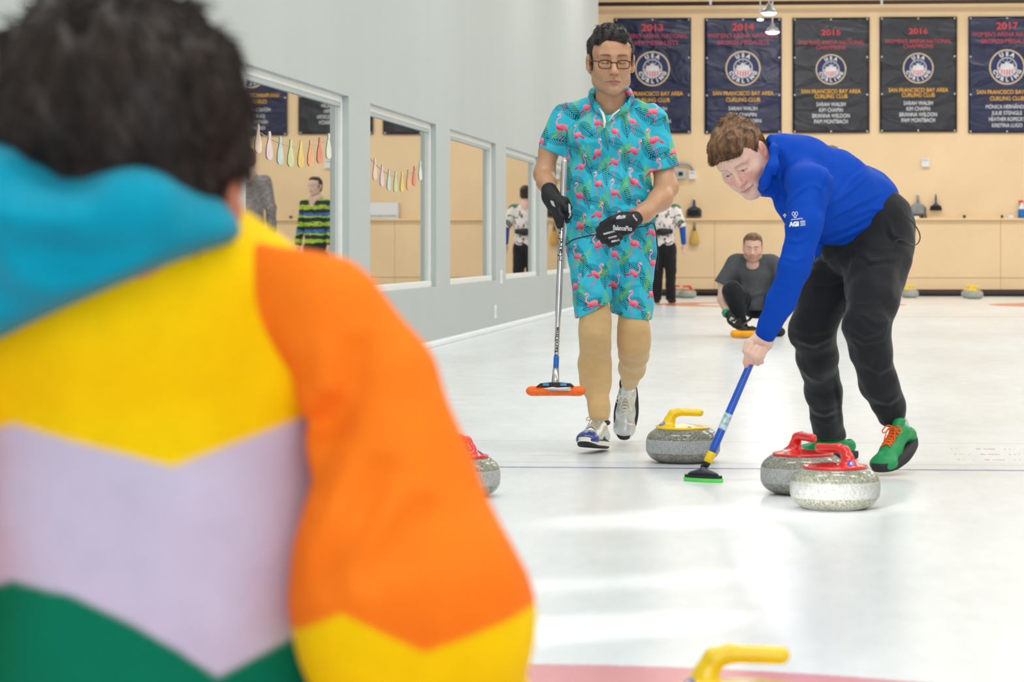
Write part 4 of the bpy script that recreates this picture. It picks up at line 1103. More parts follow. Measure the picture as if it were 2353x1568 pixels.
# shirt
FL = flamingo_mat()
def patfn(co):   # local to the person's root
    x, y, z = co[:, 0], co[:, 1], co[:, 2]; return np.stack([x+(y+.14)*.45*np.tanh(x/.07), z+y*.10, np.zeros(len(x))], 1)
tor = [rc(A(1398, 352, .05), A(1400, 462, .04), .168, .172, (0, 1, 0), .66), ell(A(1397, 320, .0), (.165, .115, .12)),
       rc(A(1312, 258, .05), A(1402, 238, .07), .042, .058), rc(A(1492, 268, .05), A(1402, 238, .07), .046, .058), rc(A(1398, 440, .02), A(1403, 540, .03), .165, .178, (0, 1, 0), .68)]
cr = V3(0, 0, 0)
fold1 = folds([([A(1330, 330, -.11), A(1370, 420, -.15), A(1400, 470, -.15)], .006), ([A(1470, 330, -.10), A(1450, 400, -.13), A(1440, 480, -.13)], .006), ([A(1310, 470, -.10), A(1345, 500, -.14), A(1390, 505, -.15)], .008),
               ([A(1490, 470, -.06), A(1455, 430, -.12), A(1430, 380, -.13)], .005), ([A(1300, 500, -.06), A(1340, 520, -.13)], .007)])
tv_l = A(1262, 350, .05); dl = A(1259, 348, .05)-A(1292, 272, .05)
tv_r = A(1528, 393, .05); dr = A(1529, 395, .05)-A(1505, 290, .04)
slL = rc(A(1298, 270, .05), A(1259, 362, .05), .060, .058)
slR = rc(A(1502, 282, .05), A(1528, 405, .05), .062, .063)
s = Sdf.fit(tor+[slL, slR], .0052, .03)
for p in tor: s.add(p, .035)
s.add(slL, .022); s.add(slR, .022)
# open neck
s.sub(rc(A(1402, 205, .0), A(1404, 235, .02), .048, .040), .01)
for dy in (-.04, -.07, -.10, -.13): s.sub(rc(A(1404, 228, dy), A(1398, 276, dy), .036, .004), .003)
s.disp(lambda X, Y, Z: wav(X, Y, Z, 7, .010, 2, 8, (1, 1, .6))+wav(X, Y, Z, 17, .006, 12, 8, (1, 1, .7))-crease(X, Y, Z, 6, .0018, 20))
s.wr([px_line(l, Y0-.1) for l in (((1318,300),(1345,370),(1385,440)),((1480,330),(1450,400),(1425,470)),((1305,455),(1350,480),(1395,478)),((1490,440),(1455,420),(1425,370)),((1302,500),(1345,512),(1395,505)),((1420,300),(1428,380),(1420,450)),((1490,490),(1450,478),(1420,485)),((1335,320),(1350,330),(1388,325)))], .005, .009)
s.cut(A(1400, 522), (0, 0, -1))
s.sub(hem(A(1262, 347, .05), dl, .066), .001); s.sub(hem(A(1527, 389, .05), dr, .072), .001)
s.sub(rc(A(1268, 335, .05), A(1256, 375, .05), .036, .040), .002); s.sub(rc(A(1524, 370, .05), A(1532, 430, .05), .046, .050), .002)
VS_ = s.net(1); me = mesh_of([VS_], 'shirt'); sh_o = link('shirt', me, FL, wroot, True); set_pat(me, patfn)
# collar: two standing leaves
mb = []
for (pts, r, n_) in (([A(1360, 210, .07), A(1358, 226, -.01), A(1372, 246, -.07), A(1396, 276, -.115)], .010, 0), ([A(1446, 210, .07), A(1451, 228, -.01), A(1440, 246, -.07), A(1402, 272, -.115)], .010, 0)):
    pr = []
    for i in range(len(pts)-1):
        pr.append(rc(pts[i], pts[i+1], .018 if i < 2 else .016, .018 if i < 1 else .012, pts[i]-A(1402, 232, .0)+V3(0, 0, .0), .35))
    mb += pr
s = Sdf.fit(mb+[rc(A(1362, 208, .075), A(1445, 208, .075), .018, .018)], .0035, .02)
for p in mb: s.add(p, .01)
s.add(rc(A(1368, 212, .085), A(1440, 212, .085), .014, .014), .02)
vq = s.net(1); me = mesh_of([vq], 'collar'); q = link('collar', me, FL, wroot, True); set_pat(me, patfn); q.parent = sh_o
CREAMC = mat('cream_placket', srgb(236, 230, 214), .7)
MB().tube([A(1377, 249, -.105), A(1386, 262, -.135), A(1390, 280, -.145), A(1388, 294, -.147)], [.004, .006, .006, .003], 8, flat=.4).build('placket_edge', CREAMC, wroot, True, True).parent = sh_o
MB().tube([A(1424, 252, -.115), A(1410, 263, -.135), A(1399, 278, -.143)], [.003, .003, .002], 8).build('placket_edge', CREAMC, wroot, True, True).parent = sh_o
# shorts
sp = [rc(A(1404, 525, .04), A(1404, 560, .04), .176, .172, (0, 1, 0), .68),
      rc(A(1358, 575, .0), A(1362, 690, -.09), .100, .075, (0, 1, 0), .98), rc(A(1362, 690, -.09), A(1363, 760, -.11), .075, .077),
      rc(A(1450, 575, .03), A(1451, 700, .03), .104, .083, (0, 1, 0), .95), rc(A(1451, 700, .03), A(1452, 770, .02), .083, .084)]
s = Sdf.fit(sp, .0045, .03)
for p in sp[:1]: s.add(p, .03)
s.add(group(sp[1:3], .03), .03)
s.add(group(sp[3:], .03), .012)
s.disp(lambda X, Y, Z: wav(X, Y, Z, 7, .010, 5, 8, (1, 1, .5))+wav(X, Y, Z, 16, .005, 15, 8, (1, 1, .7))-crease(X, Y, Z, 6, .0015, 22))
s.wr([px_line(l, Y0-.1) for l in (((1335,585),(1375,630),(1404,655)),((1318,640),(1360,668),(1398,678)),((1485,570),(1445,610),(1415,650)),((1345,620),(1333,660),(1332,715)),((1478,640),(1470,680),(1468,722)),((1310,600),(1325,620),(1350,625)),((1500,640),(1460,655),(1420,668)))], .006, .010)
s.sub(hem(A(1363, 712, -.10), (0, 0, -1), .12, .25, (.5, .12, -1)), .001); s.sub(hem(A(1452, 727, .02), (0, 0, -1), .11, .25, (-.17, .1, -1)), .001)
s.sub(rc(A(1364, 728, -.08), A(1366, 770, -.10), .060, .064), .002); s.sub(rc(A(1453, 735, .02), A(1456, 780, .0), .066, .070), .002)
me = mesh_of([s.net(1)], 'shorts'); sh2 = link('shorts', me, FL, wroot, True); set_pat(me, patfn)
# leggings
TAN = mat('tan_leggings', srgb(208, 172, 118), .75, nscale=30, namt=.06, bscale=20, bstr=.25, bdist=.006, sc=(1, 1, 1.5), sheen=.2)
l1 = chain([A(1366, 705, -.09), A(1368, 735, -.11), A(1367, 765, -.11), A(1368, 795, -.07), A(1366, 838, -.02), A(1369, 880, -.02), A(1376, 935, -.06), A(1377, 957, -.07)], [.060, .0565, .058, .0565, .0625, .057, .038, .040])
l2 = chain([A(1455, 690, .01), A(1456, 760, .0), A(1457, 790, .02), A(1457, 812, .10), A(1453, 845, .24), A(1446, 878, .38)], [.064, .059, .060, .0585, .050, .037])
s = Sdf.fit(l1+l2, .0045, .02)
for p in l1+l2: s.add(p, .035)
s.add(ell(A(1367, 760, -.155), (.026, .014, .032)), .03); s.add(ell(A(1457, 790, -.03), (.03, .016, .034)), .03)
for i in range(4):   # rucked ankles
    s.add(rc(A(1357, 930+i*9, -.095), A(1395, 932+i*9, -.095), .004), .010); s.add(rc(A(1430, 858+i*8, .29+i*.03), A(1464, 862+i*8, .28+i*.03), .003), .010)
s.disp(lambda X, Y, Z: wav(X, Y, Z, 9, .004, 9, 8))
s.sub(hem(A(1377, 966, -.07), (0, -.2, -1), .07), .003)
link('leggings', mesh_of([s.net(1)], 'leggings'), TAN, wroot, True)
# shoes
SILV, nt, b = newmat('silver_leather'); b.inputs['Base Color'].default_value = (*srgb(212, 214, 212), 1); b.inputs['Metallic'].default_value = .75; b.inputs['Roughness'].default_value = .36
bump(nt, b, noise(nt, 45, 4), .7, .004)
LACE = mat('cream_lace', srgb(232, 228, 212), .8); BSOLE = mat('black_sole', srgb(38, 38, 42), .7); CREAMS = mat('cream_sole', srgb(232, 230, 216), .6); NAVYT = mat('navy_toe_rubber', srgb(38, 62, 140), .3, coat=.4)
yw = math.atan2(-.16, 1)
M1 = (Matrix.Rotation(-.22, 3, 'Z') @ Matrix.Rotation(R(-6), 3, 'X'))
T1 = np.array(ground(1369, 1044)); T1[1] += .10; T1[2] = .018; T1[0] = A(1366, 1040, .0)[0]
build_shoe('shoe', M1, T1, (SILV, BSOLE, LACE, BSOLE), wroot, 'planted silver shoe with a navy toe cap and cream sole band', toe=NAVYT, band=CREAMS, sole_t=.03, w=.05, high=.018)
# rear shoe: heel lifted, toe down on the ice
M2 = Matrix.Rotation(.0, 3, 'Z') @ Matrix.Rotation(R(68), 3, 'X') @ Matrix.Rotation(R(-4), 3, 'Z')
T2 = np.array(at(1441, 940, 11.22)); 
build_shoe('shoe', M2, T2, (SILV, BSOLE, LACE, BSOLE), wroot, 'rear silver shoe with a plain toe, heel lifted off the ice', toe=SILV, sole_t=.034, w=.051)

# gloves
GLV = mat('black_glove_knit', srgb(24, 24, 28), .7, bscale=160, bstr=.5, bdist=.002); GPATCH = mat('silver_glove_print', srgb(196, 198, 202), .5)
B = A
bt, bb = at(1297, 372, 10.53), at(1276, 882, 10.45)      # broom shaft
def on(t): return np.array(bt)+(np.array(bb)-np.array(bt))*t
tg = (478-372)/(882-372); sc_ = on(tg)
# hand on the shaft
gp1 = chain([A(1262, 438, -.10), A(1266, 452, -.12), A(1276, 472, -.13)], [.033, .034, .036])
gp1 += [rc(A(1284, 466, -.15), A(1293, 488, -.155), .024, .020)]
fg = []
for i, (a0, a1, a2) in enumerate((((1288, 462, -.16), (1303, 470, -.175), (1309, 482, -.14)), ((1287, 472, -.165), (1303, 482, -.18), (1310, 494, -.14)), ((1284, 482, -.165), (1299, 494, -.18), (1308, 504, -.14)))):
    pass
fing = [[(1282, 478, -.16), (1290, 497, -.185), (1289, 516, -.17)], [(1273, 478, -.15), (1279, 500, -.17), (1285, 520, -.165)],
        [(1290, 468, -.16), (1301, 479, -.185), (1308, 494, -.15), (1303, 508, -.12)], [(1270, 470, -.10), (1276, 492, -.10), (1286, 508, -.09)]]
for f_ in fing:
    fg += chain([A(*p) for p in f_], [.0135, .013, .012, .011][:len(f_)])
thumb = chain([A(1284, 455, -.14), A(1300, 462, -.15), A(1309, 478, -.13)], [.016, .0145, .012])
s = Sdf.fit(gp1+fg+thumb, .0028, .015)
for p in gp1: s.add(p, .02)
for p in fg+thumb: s.add(p, .006)
s.sub(rc(on(.05), on(.5), .0125), .002)
gvq = s.net(1); gv = link('glove', mesh_of([gvq], 'glove'), GLV, wroot, True)
pe = MB().prism([(-.010, .014), (.004, .010), (.012, -.014), (.002, -.010), (-.006, .0)], (0, 0, 0), (1, 0, 0), (0, 1, 0), (0, 0, .001)).mesh()
decal('glove_print', pe, gvq, A(1262, 467, -.3), (1, 0, 0), (0, 0, 1), (0, 1, 0), GPATCH, wroot, .0015, 2).parent = gv
pe = MB().prism([(.004, .026), (.012, .018), (.014, -.018), (.006, -.034), (-.003, -.024), (.005, -.012), (.004, .014)], (0, 0, 0), (1, 0, 0), (0, 1, 0), (0, 0, .001)).mesh()
decal('glove_print', pe, gvq, A(1304, 482, -.3), (1, 0, 0), (0, 0, 1), (0, 1, 0), GPATCH, wroot, .0015, 2).parent = gv
# fist at the waist
pl = [rc(A(1460, 503, -.20), A(1446, 508, -.22), .031, .034), rc(A(1440, 514, -.235), A(1405, 530, -.245), .042, .038, (0, 1, 0), .62), rc(A(1425, 503, -.23), A(1395, 518, -.24), .022, .022)]
fs_ = []
for i, (a0, a1) in enumerate((((1404, 508), (1379, 527)), ((1408, 522), (1380, 541)), ((1415, 535), (1390, 551)), ((1424, 545), (1405, 559)))):
    k0 = A(a0[0], a0[1], -.262); k1 = A(a1[0], a1[1], -.258); k2 = A(a1[0]-3, a1[1]+2, -.222); k3 = A(a1[0]+14, a1[1]-2, -.19)
    fs_ += chain([k0, k1, k2, k3], [.0145, .0135, .013, .012])
th = chain([A(1432, 498, -.235), A(1405, 505, -.262), A(1384, 516, -.262)], [.017, .015, .0125])
s = Sdf.fit(pl+fs_+th, .0028, .015)
for p in pl: s.add(p, .02)
for p in fs_+th: s.add(p, .0055)
fvq = s.net(1); fv = link('glove', mesh_of([fvq], 'glove'), GLV, wroot, True)
for (px, py, L_) in ((1397, 537, 14), (1405, 548, 10), (1412, 556, 10)):
    u = .0017*L_; pe = MB().box((-u, -.0042, 0), (u, .0042, .0005)).mesh()
    decal('glove_print', pe, fvq, A(px-8, py-3, -.5), (1, 0, .25), (-.25, 0, 1), (0, 1, 0), GPATCH, wroot, .0015, 2).parent = fv
pe = MB().prism([(-.022, -.006), (-.02, .004), (-.01, .010), (0, .006), (.008, .009), (.018, .006), (.014, -.006)], (0, 0, 0), (1, 0, 0), (0, 1, 0), (0, 0, .001)).mesh()
decal('glove_print', pe, fvq, A(1418, 498, -.5), (1, 0, .12), (-.1, 0, 1), (0, 1, 0), GPATCH, wroot, .0015, 2).parent = fv
me = text_mesh('BalancePlus', .026, .0011, sx=.62)
decal('glove_lettering', me, fvq, A(1420, 524, -.5), (1, 0, -.06), (.06, 0, 1), (0, 1, 0), GPATCH, wroot, .002, 1).parent = fv
me = text_mesh('BalancePlus', .010, .0004, sx=.62)
MB().tube([A(1452, 488, -.235), A(1462, 500, -.24), A(1462, 514, -.23)], [.006, .008, .006], 8).build('wrist_strap', BLACK, wroot, True, True).parent = fv
decal('glove_lettering', me, fvq, A(1449, 499, -.5), (.55, 0, -.8), (.8, 0, .55), (0, 1, 0), GPATCH, wroot, .0025, 1).parent = fv
# cord round the waist
cd = spline([A(1302, 562, -.13), A(1318, 551, -.15), A(1345, 544, -.17), A(1372, 539, -.21), A(1420, 533, -.20), A(1460, 524, -.17), A(1482, 520, -.12), A(1500, 513, -.07), A(1507, 530, -.02), A(1510, 560, .0), A(1512, 590, .0), A(1509, 620, -.01)], 6)
MB().tube(cd, .0028, 8).build('cord', BLACK, wroot, True, True)

# his broom: chrome shaft, orange pad
CHR = mat('brushed_chrome', srgb(206, 208, 210), .22, metal=.85); 
broot = empty('curling_broom', (bb.x, bb.y, bb.z-.06), 'chrome-shafted broom with an orange pad held clear of the ice by the walking man', 'broom', 'curling brooms')
bt_, bb_ = Vector(bt), Vector(bb)
L_ = lambda t: bt_+(bb_-bt_)*t
SH = MB().tube([L_(-.01), L_(0), L_(.68), L_(.70), L_(.97), L_(1)], [.0115, .0125, .0125, .0105, .0085, .0105], 24).build('shaft', CHR, broot, True, True)
m_ = MB().tube([L_(.93), L_(1.0), L_(1.02)], [.012, .016, .017], 16).build('ferrule', CHR, broot, True, True)
LET = mat('black_lettering', srgb(22, 24, 28), .4)
def shaft_text(s_, t, size, sx=1.0, flip=1, par=None):
    ax = (bb_-bt_).normalized(); p = L_(t)
    me = text_mesh(s_, size, size*.03, sx=sx); rr_ = .0127 if t < .68 else .0105
    side = ax.cross(Vector((0, -1, 0))).normalized()
    for v in me.vertices:
        a = v.co.y/rr_; q = p-ax*v.co.x*1.0+(Vector((0, -1, 0))*math.cos(a)+side*math.sin(a))*(rr_+.0008); v.co = q
    return link('shaft_lettering', me, LET, broot, True, False)
shaft_text('Hardline', (555-372)/510, .0245, 2.05)
shaft_text('Hardline', (786-372)/510, .017, 2.0)
MB().tube([L_(.875), L_(.885), L_(.93), L_(.94)], [.0102, .0112, .0112, .0102], 16).build('shaft_sticker', mat('blue_sticker', srgb(30, 100, 190), .4), broot, True, True)
ORG = mat('orange_pad_fabric', srgb(252, 112, 40), .8, nscale=90, namt=.1, bscale=200, bstr=.4)
pa, pb_ = at(1222, 899, 10.42), at(1331, 899, 10.42)
s = Sdf.fit([rc(pa, pb_, .022)], .003, .03)
s.add(rc(Vector(pa)+Vector((0, 0, .000)), Vector(pb_), .0245, .0245, (0, 0, 1), .8), 0); s.disp(lambda X, Y, Z: wav(X, Y, Z, 30, .002, 4, 6))
s2 = s.net(1); pad = link('pad', mesh_of([s2], 'pad'), ORG, broot, True)
mb = MB(); c0 = Vector(at(1276, 886, 10.42))
out = [(-.075, -.004), (-.06, .008), (-.02, .012), (.02, .012), (.06, .008), (.075, -.004)]
mb.prism(out, c0-Vector((0, .022, 0)), (1, 0, 0), (0, 0, 1), (0, .044, 0)).build('head_frame', BLACK, broot, True)
for px in (1256, 1296):
    c = Vector(at(px, 884, 10.42)); MB().box((c.x-.012, c.y-.024, c.z-.004), (c.x+.012, c.y-.021, c.z+.006)).build('frame_clip', mat('clip_blue', srgb(60, 150, 220), .4), broot, True)
me = MB().box((-.046, -.010, 0), (.046, .010, .0006)).mesh()
WP = decal('pad_label', me, s2, at(1274, 899, 10.2), (1, 0, 0), (0, 0, 1), (0, 1, 0), WHITE, broot, .0015, 3); WP.parent = pad


# ------------------------------------------------------------ the sweeper in the blue top
Y0 = 9.75
A = lambda px, py, dy=0.0: np.array(at(px, py, Y0+dy))
sroot = person((A(1990, 700)[0], 9.95, 0), 'man in royal blue top and black trousers bending to sweep with a blue broom')
SK2 = (.80, .52, .42)
HM2 = headM((-.20, -.765, -.605), (-.5, -.46, .73)); HT2 = np.array(A(1705, 366, -.12)); HS2 = 1.10
V, Q, Cc = build_head('h', HM2, HT2, HS2, skin=SK2, lip=(.62, .25, .22), brow=(.30, .19, .12), eyes='open', look=(-.3, -.8), jaw=1.08, fat=.007, eyeo=.7, vox=.0018,
                      neck=((0, .065, -.10), .056), blush=(.78, .30, .24), mouth_w=.026, smirk=.003, browk=.7)
# bare hand on the shaft, forearm inside the sleeve, rest of the body under the clothes
st, sb = A(1740, 800, -.31), A(1631, 1052, -.36)       # visible length of the shaft
sdv = (sb-st); top_hid = st-sdv*.95
def sh(t): return st+sdv*t
palm = [rc(A(1757, 762, -0.280), A(1752, 785, -0.290), .030, .034), rc(A(1752, 785, -0.290), A(1734, 806, -0.305), .037, .032, (0, 1, 0), .72)]
fgs = []
for (p0, p1, p2, p3) in (((1727, 792, -0.335), (1719, 812, -0.350), (1714, 832, -0.340), (1716, 846, -0.320)),      # index along the shaft
                         ((1738, 800, -0.355), (1727, 815, -0.365), (1724, 830, -0.340), (1730, 835, -0.300)),
                         ((1748, 803, -0.355), (1738, 820, -0.365), (1735, 832, -0.340), (1741, 836, -0.300)),
                         ((1757, 803, -0.345), (1750, 818, -0.355), (1746, 829, -0.330), (1750, 832, -0.300))):
    fgs.append(chain([A(*p0), A(*p1), A(*p2), A(*p3)], [.0135, .0125, .0115, .0095]))
thm = chain([A(1735, 780, -0.300), A(1720, 790, -0.320), A(1712, 806, -0.335)], [.017, .0145, .012])
s = Sdf.fit(palm+[p for f in fgs for p in f]+thm, .0024, .015)
for p in palm: s.add(p, .02)
for f in fgs:
    for p in f: s.add(p, .0055)
for p in thm: s.add(p, .010)
s.sub(rc(sh(-.3), sh(.5), .0135), .001)
hV, hQ = s.net(1)
und = [rc(A(1940, 440, .05), A(1830, 385, -.02), .11, .10), rc(A(1990, 520, .12), A(1940, 440, .05), .11, .11)]
und += chain([A(1860, 430, -.27), A(1828, 605, -.37), A(1760, 755, -.29)], [.05, .04, .028])
und += chain([A(1990, 580, .10), A(1995, 735, -.10), A(2012, 850, -.06), A(2050, 960, .04)], [.08, .055, .045, .03])
und += chain([A(1950, 580, .25), A(1868, 745, .22), A(1888, 880, .42), A(1908, 1010, .62)], [.08, .055, .045, .03])
farm = chain([A(1825, 420, .16), A(1858, 520, .08), A(1852, 590, -.12)], [.045, .042, .032])
s = Sdf.fit(und+farm, .007, .02)
for p in und+farm: s.add(p, .03)
V3_, Q3_ = s.net(1)
hc = np.tile(np.array(SK2), (len(hV), 1)); hx = np.clip((hV[:, 2]-A(1740, 830)[2])/.03, 0, 1)
hc = hc*(.35+.65*hx[:, None])+np.array((.80, .36, .28))*(.65*(1-hx[:, None]))
me = mesh_of([(V, Q), (hV, hQ), (V3_, Q3_)], 'body', col=lambda v: np.concatenate([Cc, hc, np.tile(np.array(SK2), (len(V3_), 1))]))
link('body', me, SKINM, sroot, True)
# hair
hp2 = [ell((0, .024, .050), (.086, .101, .087)), ell((0, -.040, .095), (.066, .050, .038)), ell((0, .035, -.015), (.080, .082, .070)), rc((-.05, -.072, .075), (.05, -.072, .075), .020, .018), rc((0, .04, .135), (.02, .06, .13), .016)]
hv2 = hair_solid(HM2, HT2, HS2, hp2, [((0, -.12, 0), (0, -1, 0)), ((0, .0, -.05), (0, -.35, -1))],
                 subs=[ell((0, -.125, .012), (.075, .062, .060)), ell((0, -.072, -.055), (.1, .086, .078)), ell((.088, .002, -.003), (.022, .030, .034)), ell((-.088, .002, -.003), (.022, .030, .034))], amp=.009, fq=20, seed=11)
hr2 = link('hair', mesh_of([hv2], 'hair'), HBROWN, sroot, True)
Hd2 = np.array(HM2)
sm = strands('hair_strands', hv2, 6500, .020, .0010, lambda c: Hd2 @ (np.array((-.25, -.9, -.15)) if np.dot(c-HT2, Hd2[:, 2]) > .055 else np.array((0, -.2, -1))), HBROWN, sroot, 7, .14)
q = link('hair_strands', sm, HBROWN, sroot, True); q.parent = hr2
# blue top
BLU = mat('royal_blue_knit', srgb(0, 68, 180), .7, nscale=7, namt=.05, bscale=16, bstr=.3, bdist=.010, spec=.15)
hipc = A(1992, 470, .10)
tor = [rc(A(1980, 476, .12), A(1905, 440, .02), .150, .150), rc(A(1905, 440, .02), A(1850, 403, -.02), .150, .125),
       rc(A(1800, 365, -.05), A(1772, 385, -.06), .085, .062), rc(A(1860, 425, -.27), A(1800, 385, .18), .075, .07), rc(A(1850, 360, -.02), A(1790, 352, -.05), .07, .055),
       rc(A(1878, 470, -.08), A(1935, 505, .02), .115, .10)]
slv = chain([A(1862, 425, -.27), A(1847, 520, -.34), A(1824, 615, -.38), A(1795, 690, -.35), A(1757, 772, -.29)], [.078, .066, .055, .050, .038])
slf = chain([A(1820, 410, .16), A(1862, 510, .08), A(1862, 570, -.05)], [.065, .055, .045])
s = Sdf.fit(tor+slv+slf, .0052, .03)
for p in tor: s.add(p, .05)
for p in slf: s.add(p, .02)
t2 = Sdf.fit(tor+slv+slf, .0052, .03)
for p in slv: t2.add(p, .02)
# creases running from shoulder and waist
s.F = smin(s.F, t2.F, .014)
for p in chain([A(1772, 318, -.10), A(1779, 345, -.17), A(1774, 385, -.21), A(1757, 420, -.20), A(1745, 438, -.14)], [.011]*5)+[rc(A(1795, 405, -.08), A(1762, 428, -.10), .055, .038), rc(A(1812, 468, -.10), A(1845, 500, -.05), .052, .06)]: s.add(p, .035)
s.disp(lambda X, Y, Z: wav(X, Y, Z, 6, .009, 6, 8)+wav(X, Y, Z, 14, .004, 16, 8)-crease(X, Y, Z, 5, .0015, 9))
s.wr([px_line(l, Y0-.15) for l in (((1885,480),(1940,450),(2000,398)),((1880,515),(1950,480),(2035,438)),((1885,545),(1950,522),(2045,470)),((1880,565),(1935,548),(2020,508)),((1900,380),(1905,420),(1893,470)),((1790,350),(1785,400),(1800,460)),((1920,345),(1918,400),(1900,440)),((1950,500),(2000,480),(2050,478)),((1990,385),(1960,410),(1930,450)),((1795,440),(1805,470),(1840,440),(1868,425)),((1868,425),(1892,440),(1893,500)))], .0055, .008)
s.wr([px_line(l, Y0-.35) for l in (((1800,550),(1830,556),(1866,540)),((1797,588),(1830,600),(1862,585)),((1783,645),(1812,655),(1845,640)),((1778,665),(1800,672),(1832,660)),((1760,710),(1785,722),(1812,705)),((1810,500),(1830,530),(1862,520)))], .004, .007)
hemn = A(1895, 588, -.1)-A(1860, 500, -.1)
# waist hem: plane through (2068,480) and (1890,585)
d_ = A(2068, 480)-A(1885, 590); nrm = np.array((d_[2], 0, -d_[0])); nrm = nrm if nrm[2] < 0 else -nrm
hs = group([rc(A(2060, 560, .1), A(1950, 640, .0), .30, .30)], 0, cuts=[(A(2064, 492), -nrm)])
rem = Prim(lambda X, Y, Z: np.maximum(hs.f(X, Y, Z), (A(1872, 600)[0]-X)), hs.lo, hs.hi)
s.sub(rem, .003)
s.sub(hem(A(1754, 776, -.29), A(1754, 776, -.29)-A(1795, 690, -.35), .06), .002)
bV = s.net(1)
top = link('long_sleeved_top', mesh_of([bV], 'top'), BLU, sroot, True)
MB().tube([A(1744, 755, -.41)+V3(0, 0, 0), A(1744, 755, -.41)+V3(0, .0001, 0)], .001, 4)
# stand-up collar
WPR = mat('white_print', srgb(240, 242, 246), .6)
ux = (A(1845, 505, 0)-A(1810, 520-3, 0)); ux = np.array((ux[0], 0, .0))
def dec(name, me, px, py, ux=(1, 0, .05), m_=WPR, sub_=1): 
    u = Vector(ux); return decal(name, me, bV, at(px, py, 8.9), ux, (-u.z, 0, u.x), (0, 1, 0), m_, top, .002, sub_)
dec('sleeve_lettering', text_mesh('AGI', .022, .0014, sx=.92), 1822, 513)
dec('sleeve_lettering', text_mesh('presented by', .0078, .0001, sx=1.0), 1829, 500, (1, 0, .10))
mb = MB()
for i, (z0_, z1_) in enumerate(((-.009, -.005), (-.003, .0005), (.0025, .009))):
    mb.prism([(-.009, z0_), (.009, z0_+.002), (.009, z1_+.002), (-.009, z1_)], (0, 0, 0), (1, 0, 0), (0, 1, 0), (0, 0, .0003))
dec('sleeve_emblem', mb.mesh(), 1843, 511)
def loopmesh(pts, r):
    return MB().tube([(a, b_, 0) for a, b_ in spline2(pts)], r, 4, False, .15).mesh()
def spline2(p): return [(v.x, v.y) for v in spline([(a, b_, 0) for a, b_ in p], 5)]
mb = MB()
for pts in ([(-.010, .006), (-.006, .011), (-.001, .006), (-.004, -.003), (-.009, -.001), (-.010, .006)], [(.010, .006), (.006, .011), (.001, .006), (.004, -.003), (.009, -.001), (.010, .006)], [(-.004, -.003), (-.003, -.011), (.000, -.007), (.003, -.011), (.004, -.003)]):
    q = spline2(pts); 
    for i in range(len(q)-1):
        (a, b_), (c_, d2) = q[i], q[i+1]; L = math.hypot(c_-a, d2-b_)+1e-9; nx, ny = -(d2-b_)/L*.0009, (c_-a)/L*.0009
        mb.prism([(a-nx, b_-ny), (c_-nx, d2-ny), (c_+nx, d2+ny), (a+nx, b_+ny)], (0, 0, 0), (1, 0, 0), (0, 1, 0), (0, 0, .0002))
dec('sleeve_emblem', mb.mesh(), 1824, 490, sub_=0)
dec('chest_lettering', text_mesh('EL', .013, .0006), 1797, 490, (.6, 0, -.75))
# black trousers
TRO = mat('black_trouser_cloth', srgb(28, 29, 34), .8, nscale=20, namt=.1, bscale=12, bstr=.4, bdist=.012, sheen=.15, spec=.25)
hip = [ell(A(1998, 545, .12), (.155, .150, .135)), rc(A(2020, 505, .10), A(1965, 560, .12), .125, .13), rc(A(2035, 555, .10), A(2010, 640, .0), .10, .105)]
lr = chain([A(2016, 600, .06), A(2005, 690, -.06), A(1992, 752, -.13), A(2000, 800, -.10), A(2020, 880, -.04), A(2043, 935, .02), A(2054, 975, .05)], [.120, .096, .082, .074, .066, .056, .047])
ll = chain([A(1950, 600, .22), A(1895, 680, .20), A(1868, 755, .17), A(1878, 820, .26), A(1892, 900, .40), A(1908, 1020, .62)], [.120, .092, .085, .075, .065, .060])
s = Sdf.fit(hip+lr+ll, .0056, .03)
for p in hip: s.add(p, .05)
for p in ll: s.add(p, .035)
t2 = Sdf.fit(hip+lr+ll, .0056, .03)
for p in lr: t2.add(p, .035)
s.F = smin(s.F, t2.F, .02)
s.disp(lambda X, Y, Z: wav(X, Y, Z, 6, .010, 3, 8)+wav(X, Y, Z, 13, .006, 19, 8)-crease(X, Y, Z, 5, .002, 14))
s.wr([px_line(l, Y0) for l in (((1945,742),(1985,768),(2035,752)),((1950,762),(1985,785),(2030,775)),((1975,715),(2010,740),(2050,735)),((1830,640),(1890,652),(1950,640)),((1835,610),(1890,600),(1960,560)),((1820,780),(1870,795),(1915,775)),((1818,755),(1870,768),(1915,758)),((1960,560),(2000,600),(2075,590)),((1985,830),(2020,850),(2055,835)),((2010,915),(2040,925),(2070,905)),((1860,960),(1895,968),(1935,955)),((2040,500),(2050,540),(2095,560)),((1925,880),(1935,940),(1938,1000)))], .006, .009)
s.sub(hem(A(2053, 966, .04), A(2050, 975, .05)-A(2028, 905, -.02), .085), .003)
s.sub(hem(A(1907, 1008, .6), (0, 0, -1), .10), .003)
s.sub(rc(A(2052, 960, .04), A(2062, 1010, .06), .040), .002)
s.cut(A(2030, 470, 0)+V3(0, 0, 0), (.25, 0, 1), .01) if False else None
tro = link('trousers', mesh_of([s.net(1)], 'trousers'), TRO, sroot, True)
# cord hanging at the hip, pocket seam
cc = [at(a, b_, y_) for a, b_, y_ in ((2069, 478, 9.72), (2082, 497, 9.72), (2096, 510, 9.74), (2110, 530, 9.76), (2114, 548, 9.76), (2106, 562, 9.74), (2090, 560, 9.64), (2070, 550, 9.60), (2055, 556, 9.59))]
MB().tube(spline(cc, 6), .0022, 8).build('cord', BLACK, sroot, True, True)
